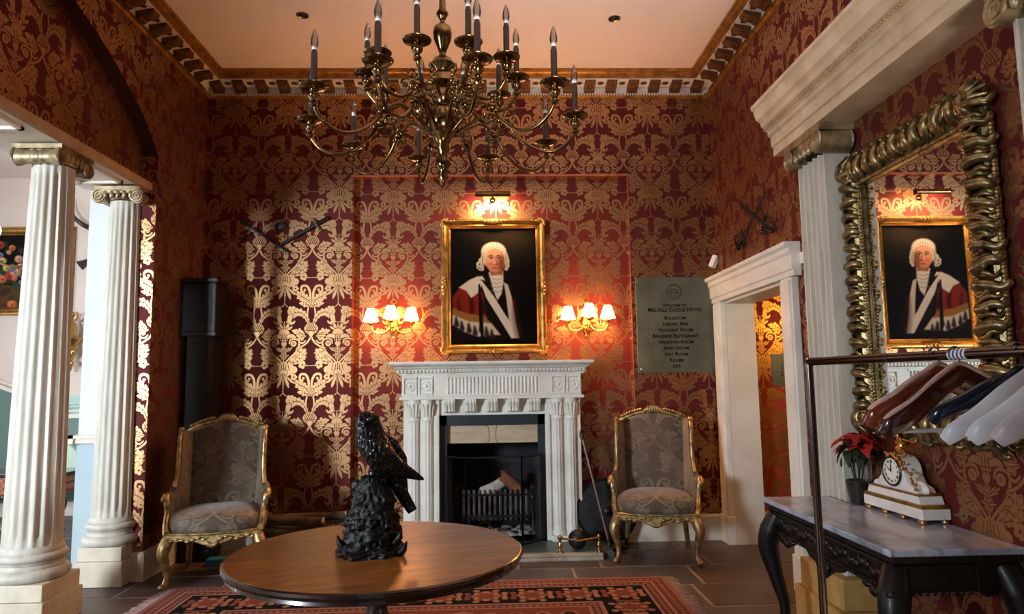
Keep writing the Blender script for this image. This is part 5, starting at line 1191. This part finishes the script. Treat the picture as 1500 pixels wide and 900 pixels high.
M_EDG = mk('pale_pink_highlight', L(214, 178, 164), L(186, 146, 132), .4, scale=9); M_BLK = mk('blue_black_plastic', L(24, 32, 46), None, .15); M_PLS = mk('white_hanger_plastic', L(226, 226, 230), L(206, 206, 212), .35, scale=9)
H1 = 'wooden and plastic hangers on the clothes rail'
hanger(1.80, M_RB, M_EDG, 'reddish varnished wooden hanger, furthest left on the clothes rail', H1, .105, .014, .028, half=.19)
hanger(1.735, M_DB, M_EDG, 'dark brown wooden hanger with a painted pale edge highlight, second on the clothes rail', H1, .125, .012, .028, bar=M_PLS, half=.20)
hanger(1.560, M_BLK, None, 'glossy blue-black hanger on the clothes rail between brown and white ones', H1, .085, .012, .02)
hanger(1.525, M_PLS, None, 'white plastic hanger just right of the blue-black one', H1, .125, .008, .022, bar=M_PLS)
hanger(1.455, M_PLS, None, 'thick white hanger, second white one from the blue-black hanger', H1, .118, .012, .026)
hanger(1.405, mk('pinkish_white_hanger', L(206, 196, 198), L(180, 170, 174), .4, scale=9), None, 'pinkish white hanger at the right edge of the frame', H1, .115, .013, .026, sw=3)

# ------------------------------------------------------------------ arms and signs on the walls
def sword(name, lab, a, b, grp, blade_w=.014, basket=False, nrm=(0, -1, 0)):   # a = hilt end, b = tip
    A, B = Vector(a), Vector(b); T = thing(name, lab, 'sword', A, 0, grp); d_ = (B-A); ln = d_.length; d_.normalize(); up = Vector(nrm)
    m = MB(); m.tube([d_*ln*.2, d_*ln*.9, d_*ln], [blade_w, blade_w*.8, .002], 6, up=up, flat=.35); m.build('blade', M_BLACK, T)
    m = MB(); m.tube([d_*.0, d_*ln*.1, d_*ln*.2], [.014, .016, .013], 8); m.ball((0, 0, 0), .022, 8, 6); m.build('grip', M_DARKW, T)
    side = d_.cross(up); m = MB(); m.tube([d_*ln*.2-side*.07, d_*ln*.2+side*.07], .009, 8)
    if basket:
        for k in range(-2, 3): m.tube(curve([d_*ln*.2+side*.05*k/2, d_*ln*.1+side*.06*k/2+up*.045, d_*ln*.01+side*.02*k/2], 4), .006, 6)
    m.build('guard', M_STEEL if not basket else M_BLACK, T); return T
sword('sword', 'dark sword on the back wall slanting down from upper right, left of the recess', (-1.56, 6.615, 3.09), (-2.06, 6.615, 2.80), 'crossed swords on the back wall', .016)
sword('sword', 'dark sword on the back wall slanting down from upper left, crossed under the other', (-2.36, 6.60, 3.06), (-1.89, 6.60, 2.74), 'crossed swords on the back wall', .014)
BO = thing('boss', 'small round dark boss with a pale centre above the crossed swords', 'ornament', (-2.005, 6.65, 3.013))
for nm, pr, mm in (('rim', [(.052, 0), (.056, .012), (.05, .02), (.03, .018), (.0, .018)], M_BLACK), ('centre', [(.028, .016), (.024, .026), (.012, .032), (0, .033)], M_STEEL)):
    q = MB(); q.lathe(pr, (0,0,0), 24); q.v = [(x, -z, y) for x, y, z in q.v]; q.build(nm, mm, BO)
sword('sword', 'long dark sword on the right wall with its basket hilt at the lower end', (2.175, 5.93, 2.63), (2.175, 5.20, 2.98), 'crossed weapons on the right wall', .018, True, (-1, 0, 0))
sword('sword', 'shorter dark weapon on the right wall with a heavy hilt at its right end', (2.16, 5.16, 2.62), (2.16, 5.82, 3.01), 'crossed weapons on the right wall', .022, True, (-1, 0, 0))
SE = thing('security_sensor', 'small white security sensor in the corner above the doorway', 'sensor', (2.18, 6.60, 2.63), .6)
b = MB(); b.box(-.028, .028, -.03, .03, -.06, .06); o = b.build('housing', M_WHITE, SE, smooth=0, bevel=.008); o.rotation_euler = (.25, .35, 0)
MB().tube([(0, .0, -.01), (.03, .06, .0)], .014, 8).build('bracket', M_BLACK, SE)
PQ = thing('directory_plaque', 'grey-green engraved directory plaque listing the rooms beside the doorway', 'sign', (1.787, YB, 2.026))
t = NT('weathered_plate'); co = t.coord('Object'); t.set(Base_Color=t.mix(t.ramp(t.noise(co, 3.5, 6), .35, .7), L(106, 108, 92), L(78, 81, 68)), Roughness=.45, Metallic=.3); M_PLT = t.m
MB().box(-.375, .375, -.012, 0, -.462, .462).build('plate', M_PLT, PQ, smooth=0, bevel=.003)
RT = (PI/2, 0, 0)
for s, sz, z in (('Welcome to', .042, .185), ('Melville Castle Hotel', .056, .142), ('Ballroom', .05, .062), ('Library Bar', .05, .004), ('Viscount Room', .05, -.054), ('Brasserie Restaurant', .05, -.112), ('Arniston Room', .05, -.17), ('Ante Room', .05, -.228), ('Hay Room', .05, -.286), ('Rooms', .05, -.344), ('Lift', .05, -.402)):
    text(s, sz, (0, -.0125, z), RT, M_INK, 'lettering', PQ, True)
em = MB()
for r in (.062, .076): em.tube([(r*math.cos(i*PI/16), -.013, .318+r*math.sin(i*PI/16)) for i in range(33)], .0022, 4)
for i in range(28):
    a = i*2*PI/28; em.tube([(.065*math.cos(a), -.013, .318+.065*math.sin(a)), (.073*math.cos(a+.08), -.013, .318+.073*math.sin(a+.08))], .003, 4)
em.tube(curve([(-.035, -.013, .30), (-.02, -.013, .335), (.0, -.013, .345), (.025, -.013, .33), (.04, -.013, .30), (.015, -.013, .312), (-.035, -.013, .30)], 4), .004, 5); em.tube([(-.02, -.013, .30), (-.025, -.013, .275)], .004, 5); em.tube([(.02, -.013, .305), (.025, -.013, .275)], .004, 5); em.tube([(-.03, -.013, .33), (-.045, -.013, .345)], .005, 5)
em.build('emblem', mk('bronze_ink', L(66, 52, 34), None, .5), PQ)
sc_ = MB()
for x in (-.345, .345):
    for z in (-.43, .43): sc_.ball((x, -.012, z), (.009, .006, .009), 8, 5)
sc_.build('screws', M_STEEL, PQ)
P2 = thing('passage_plaque', 'small grey plaque on the lit passage wall seen through the doorway', 'sign', (2.85, YB-.05, 1.575))
MB().box(-.18, .18, -.01, 0, -.15, .15).build('plate', M_PLT, P2, smooth=0); P2.location = (2.87, YB-.05, 1.575)
# longcase clock in the dark corner
LC = thing('longcase_clock', 'tall dark wooden longcase clock in the shadowed left corner', 'clock', (-2.60, 6.36, 0))
m = MB(); m.box(-.14, .16, -.12, .14, 0, .62); m.box(-.15, .17, -.13, .14, 0, .1); m.build('plinth', M_DARKW, LC, smooth=0, bevel=.008)
m = MB(); m.box(-.10, .12, -.09, .14, .62, 1.95); m.build('trunk', M_DARKW, LC, smooth=0, bevel=.006)
m = MB(); m.box(-.135, .16, -.125, .14, 1.95, 2.42); m.box(-.135, .18, -.145, .14, 2.42, 2.46); m.box(-.135, .17, -.135, .14, 1.94, 1.98); m.build('hood', M_DARKW, LC, smooth=0, bevel=.006)
q = MB(); q.box(-.10, .125, -.13, -.124, 2.04, 2.38); q.build('dial', M_BLACK, LC, smooth=0)
q = MB(); q.box(-.08, .10, -.098, -.09, .70, 1.88); q.build('trunk_door', M_DARKW, LC, smooth=0, bevel=.004)

# ------------------------------------------------------------------ side room beyond the columns
def flower_art():
    A = Art(240, 170, C3(26, 20, 16)); R = random.Random(14)
    A.oval(120, 150, 110, 26, C3(70, 46, 30), 10); A.oval(120, 138, 34, 22, C3(84, 56, 36), 4)
    for _ in range(60): A.oval(R.gauss(120, 56), R.gauss(78, 32), R.uniform(5, 12), R.uniform(3, 8), C3(R.randint(30, 60), R.randint(44, 66), R.randint(28, 42)), 4, R.uniform(0, 3))
    for _ in range(70):
        x, y, r = R.gauss(120, 55), R.gauss(80, 30), R.uniform(4, 11); c = R.choice(((206, 150, 126), (226, 196, 172), (168, 60, 50), (200, 110, 70), (120, 126, 150), (214, 176, 96)))
        A.dot(x, y, r, C3(*[int(q*.75) for q in c]), 2); A.dot(x-r*.2, y-r*.25, r*.66, C3(*c), 3); A.dot(x, y, r*.25, C3(*[int(q*.6) for q in c]), 2)
    return A.image('flower_canvas')
SP = thing('still_life_painting', 'gilt-framed dark flower painting on the far wall behind the near column', 'painting', (-5.90, 8.6, 2.93))
gilt_frame(SP, 1.62, 1.09, .10, .06, M_GILT, False); MB().box(-.72, .72, -.02, -.016, -.455, .455).build('canvas', canvas_mat('flower_paint', flower_art(), 1.44, .91), SP, smooth=0)
GS = thing('gilt_bracket', 'carved gilt wall bracket with a small figure beside the near column', 'wall bracket', (-5.02, 8.6, 2.05))
q = MB(); q.lathe([(.0, -.36), (.02, -.34), (.035, -.28), (.02, -.24), (.05, -.17), (.07, -.1), (.045, -.05), (.10, .0), (.125, .03), (.125, .05), (0, .05)], (0, -.11, 0), 14, 1, .8)
for k in range(8): q.ball((.06*math.cos(k*.8), -.16, -.12-.02*k), (.028, .03, .03), 7, 5)
q.build('bracket', M_GILT, GS); q = MB(); q.tube(curve([(0, -.11, .05), (.01, -.11, .16), (-.015, -.11, .24), (0, -.11, .30)], 5), lerp_list([.055, .05, .035, .02], 5), 9); q.ball((.005, -.11, .33), .03, 9, 7); q.tube(curve([(.02, -.12, .25), (.07, -.13, .29), (.06, -.13, .36)], 4), .012, 6); q.build('figure', M_GILT, GS)
AH = thing('horn_trophy', 'dark curved horn mounted high on the far wall between the columns', 'horn', (-4.98, 8.6, 3.62))
q = MB(); q.tube(curve([(-.14, -.05, .20), (-.13, -.10, .06), (-.06, -.14, -.06), (.05, -.12, -.15), (.12, -.04, -.18)], 6), lerp_list([.006, .016, .024, .03, .034], 6), 8); q.build('horn', mk('dark_horn', L(60, 46, 38), L(34, 26, 22), .35, scale=9), AH)
A2 = thing('bell_horn', 'small dark flared horn on the far wall below the curved horn', 'horn', (-4.88, 8.6, 3.01))
q = MB(); q.tube([(.12, -.06, .12), (.0, -.10, .02), (-.08, -.12, -.04)], [.012, .03, .065], 10); q.build('horn', bpy.data.materials['dark_horn'], A2)
GSN = thing('green_sign', 'small pale green lettered sign on the far wall between the columns', 'sign', (-5.0, 8.6, 1.272))
MB().box(-.125, .125, -.012, 0, -.137, .137).build('plate', mk('pale_green_board', L(168, 200, 186), L(156, 190, 176), .4), GSN, smooth=0)
def strokes(T, rows_, h_, y, seed):   # lettering too small to read: rows of short upright pen strokes
    R = random.Random(seed); m = MB()
    for x0, x1, z in rows_:
        x = x0
        while x < x1:
            w_ = R.uniform(.18, .5)*h_; hh = h_*R.choice((.6, .62, .66, 1))
            m.box(x, x+w_*.4, y-.0006, y, z, z+hh)
            if R.random() < .7: zz = z+R.choice((0, hh*.5, hh*.86)); m.box(x, x+w_, y-.0006, y, zz, zz+h_*.14)
            x += w_+h_*R.choice((.16, .16, .2, .5))
    o = m.build('lettering', M_INK, T, smooth=0); o['kind'] = 'stuff'
strokes(GSN, ((-.075, .105, .018), (-.05, .105, -.022), (-.015, .08, -.062)), .026, -.0122, 5)
sc2 = MB()
for x in (-.10, .10):
    for z in (-.105, .105): sc2.ball((x, -.012, z), (.007, .005, .007), 6, 4)
sc2.build('screws', M_STEEL, GSN)
strokes(P2, ((-.085, .13, .005), (-.09, .14, -.06)), .05, -.0102, 8)
BE = thing('upholstered_bench', 'carved dark bench with a pinkish lattice seat seen between the columns', 'bench', (-5.3, 7.95, 0))
t = NT('lattice_fabric'); co = t.coord('Object', None, (0, PI/4, 0)); ck = t.n('ShaderNodeTexBrick'); ck.inputs['Scale'].default_value = 14; ck.inputs['Color1'].default_value = L(188, 118, 98); ck.inputs['Color2'].default_value = L(170, 100, 84); ck.inputs['Mortar'].default_value = L(104, 62, 52); ck.offset = 0; ck.inputs['Brick Width'].default_value = .8; ck.inputs['Row Height'].default_value = .8; ck.inputs['Mortar Size'].default_value = .06
sp = t.n('ShaderNodeSeparateXYZ'); t.l(co, sp.inputs[0]); cb = t.n('ShaderNodeCombineXYZ'); t.l(sp.outputs['X'], cb.inputs[0]); t.l(sp.outputs['Z'], cb.inputs[1]); t.l(cb.outputs[0], ck.inputs['Vector']); t.set(Base_Color=ck.outputs[0], Roughness=.8); M_LAT = t.m
MB().box(-.8, .72, -.25, .25, .36, .585).build('seat', M_LAT, BE, smooth=0, bevel=.03)
q = MB(); q.box(-.82, .75, -.27, .27, .56, .60); q.build('top_rail', M_MAHOG, BE, smooth=0, bevel=.006)
q = MB()
for k in range(22): q.ball((-.78+k*.07, -.26, .345+.012*(k % 2)), (.04, .025, .03), 8, 5)
q.build('apron', M_MAHOG, BE)
for x in (-.74, .70):
    for y in (-.22, .22): q = MB(); q.tube(curve([(x, y, .36), (x+.03, y-.02, .27), (x-.01, y, .14), (x+.01, y, .06), (x+.03, y-.01, .0)], 5), lerp_list([.05, .055, .032, .028, .045], 5), 9); q.build('leg', M_MAHOG, BE)
GL = thing('globe_lamp', 'white glowing globe wall lamp at the left edge of the frame', 'wall lamp', (-5.42, 7.6, 3.22))
MB().ball((0,0,0), .10, 18, 12).build('globe', glow('lit_opal_glass', (1, .9, .74, 1), 3), GL); q = MB(); q.lathe([(.05, -.14), (.06, -.10), (.03, -.09), (.02, -.2), (.012, -.3), (0, -.3)], (0,0,0), 14); q.tube(curve([(0, 0, -.28), (0, .4, -.34), (0, .98, -.1)], 6), .014, 8); q.lathe([(.07, -.14), (.07, -.05), (.02, -.04)], (0, .97, 0), 12); q.build('bracket', M_BRASSB, GL)
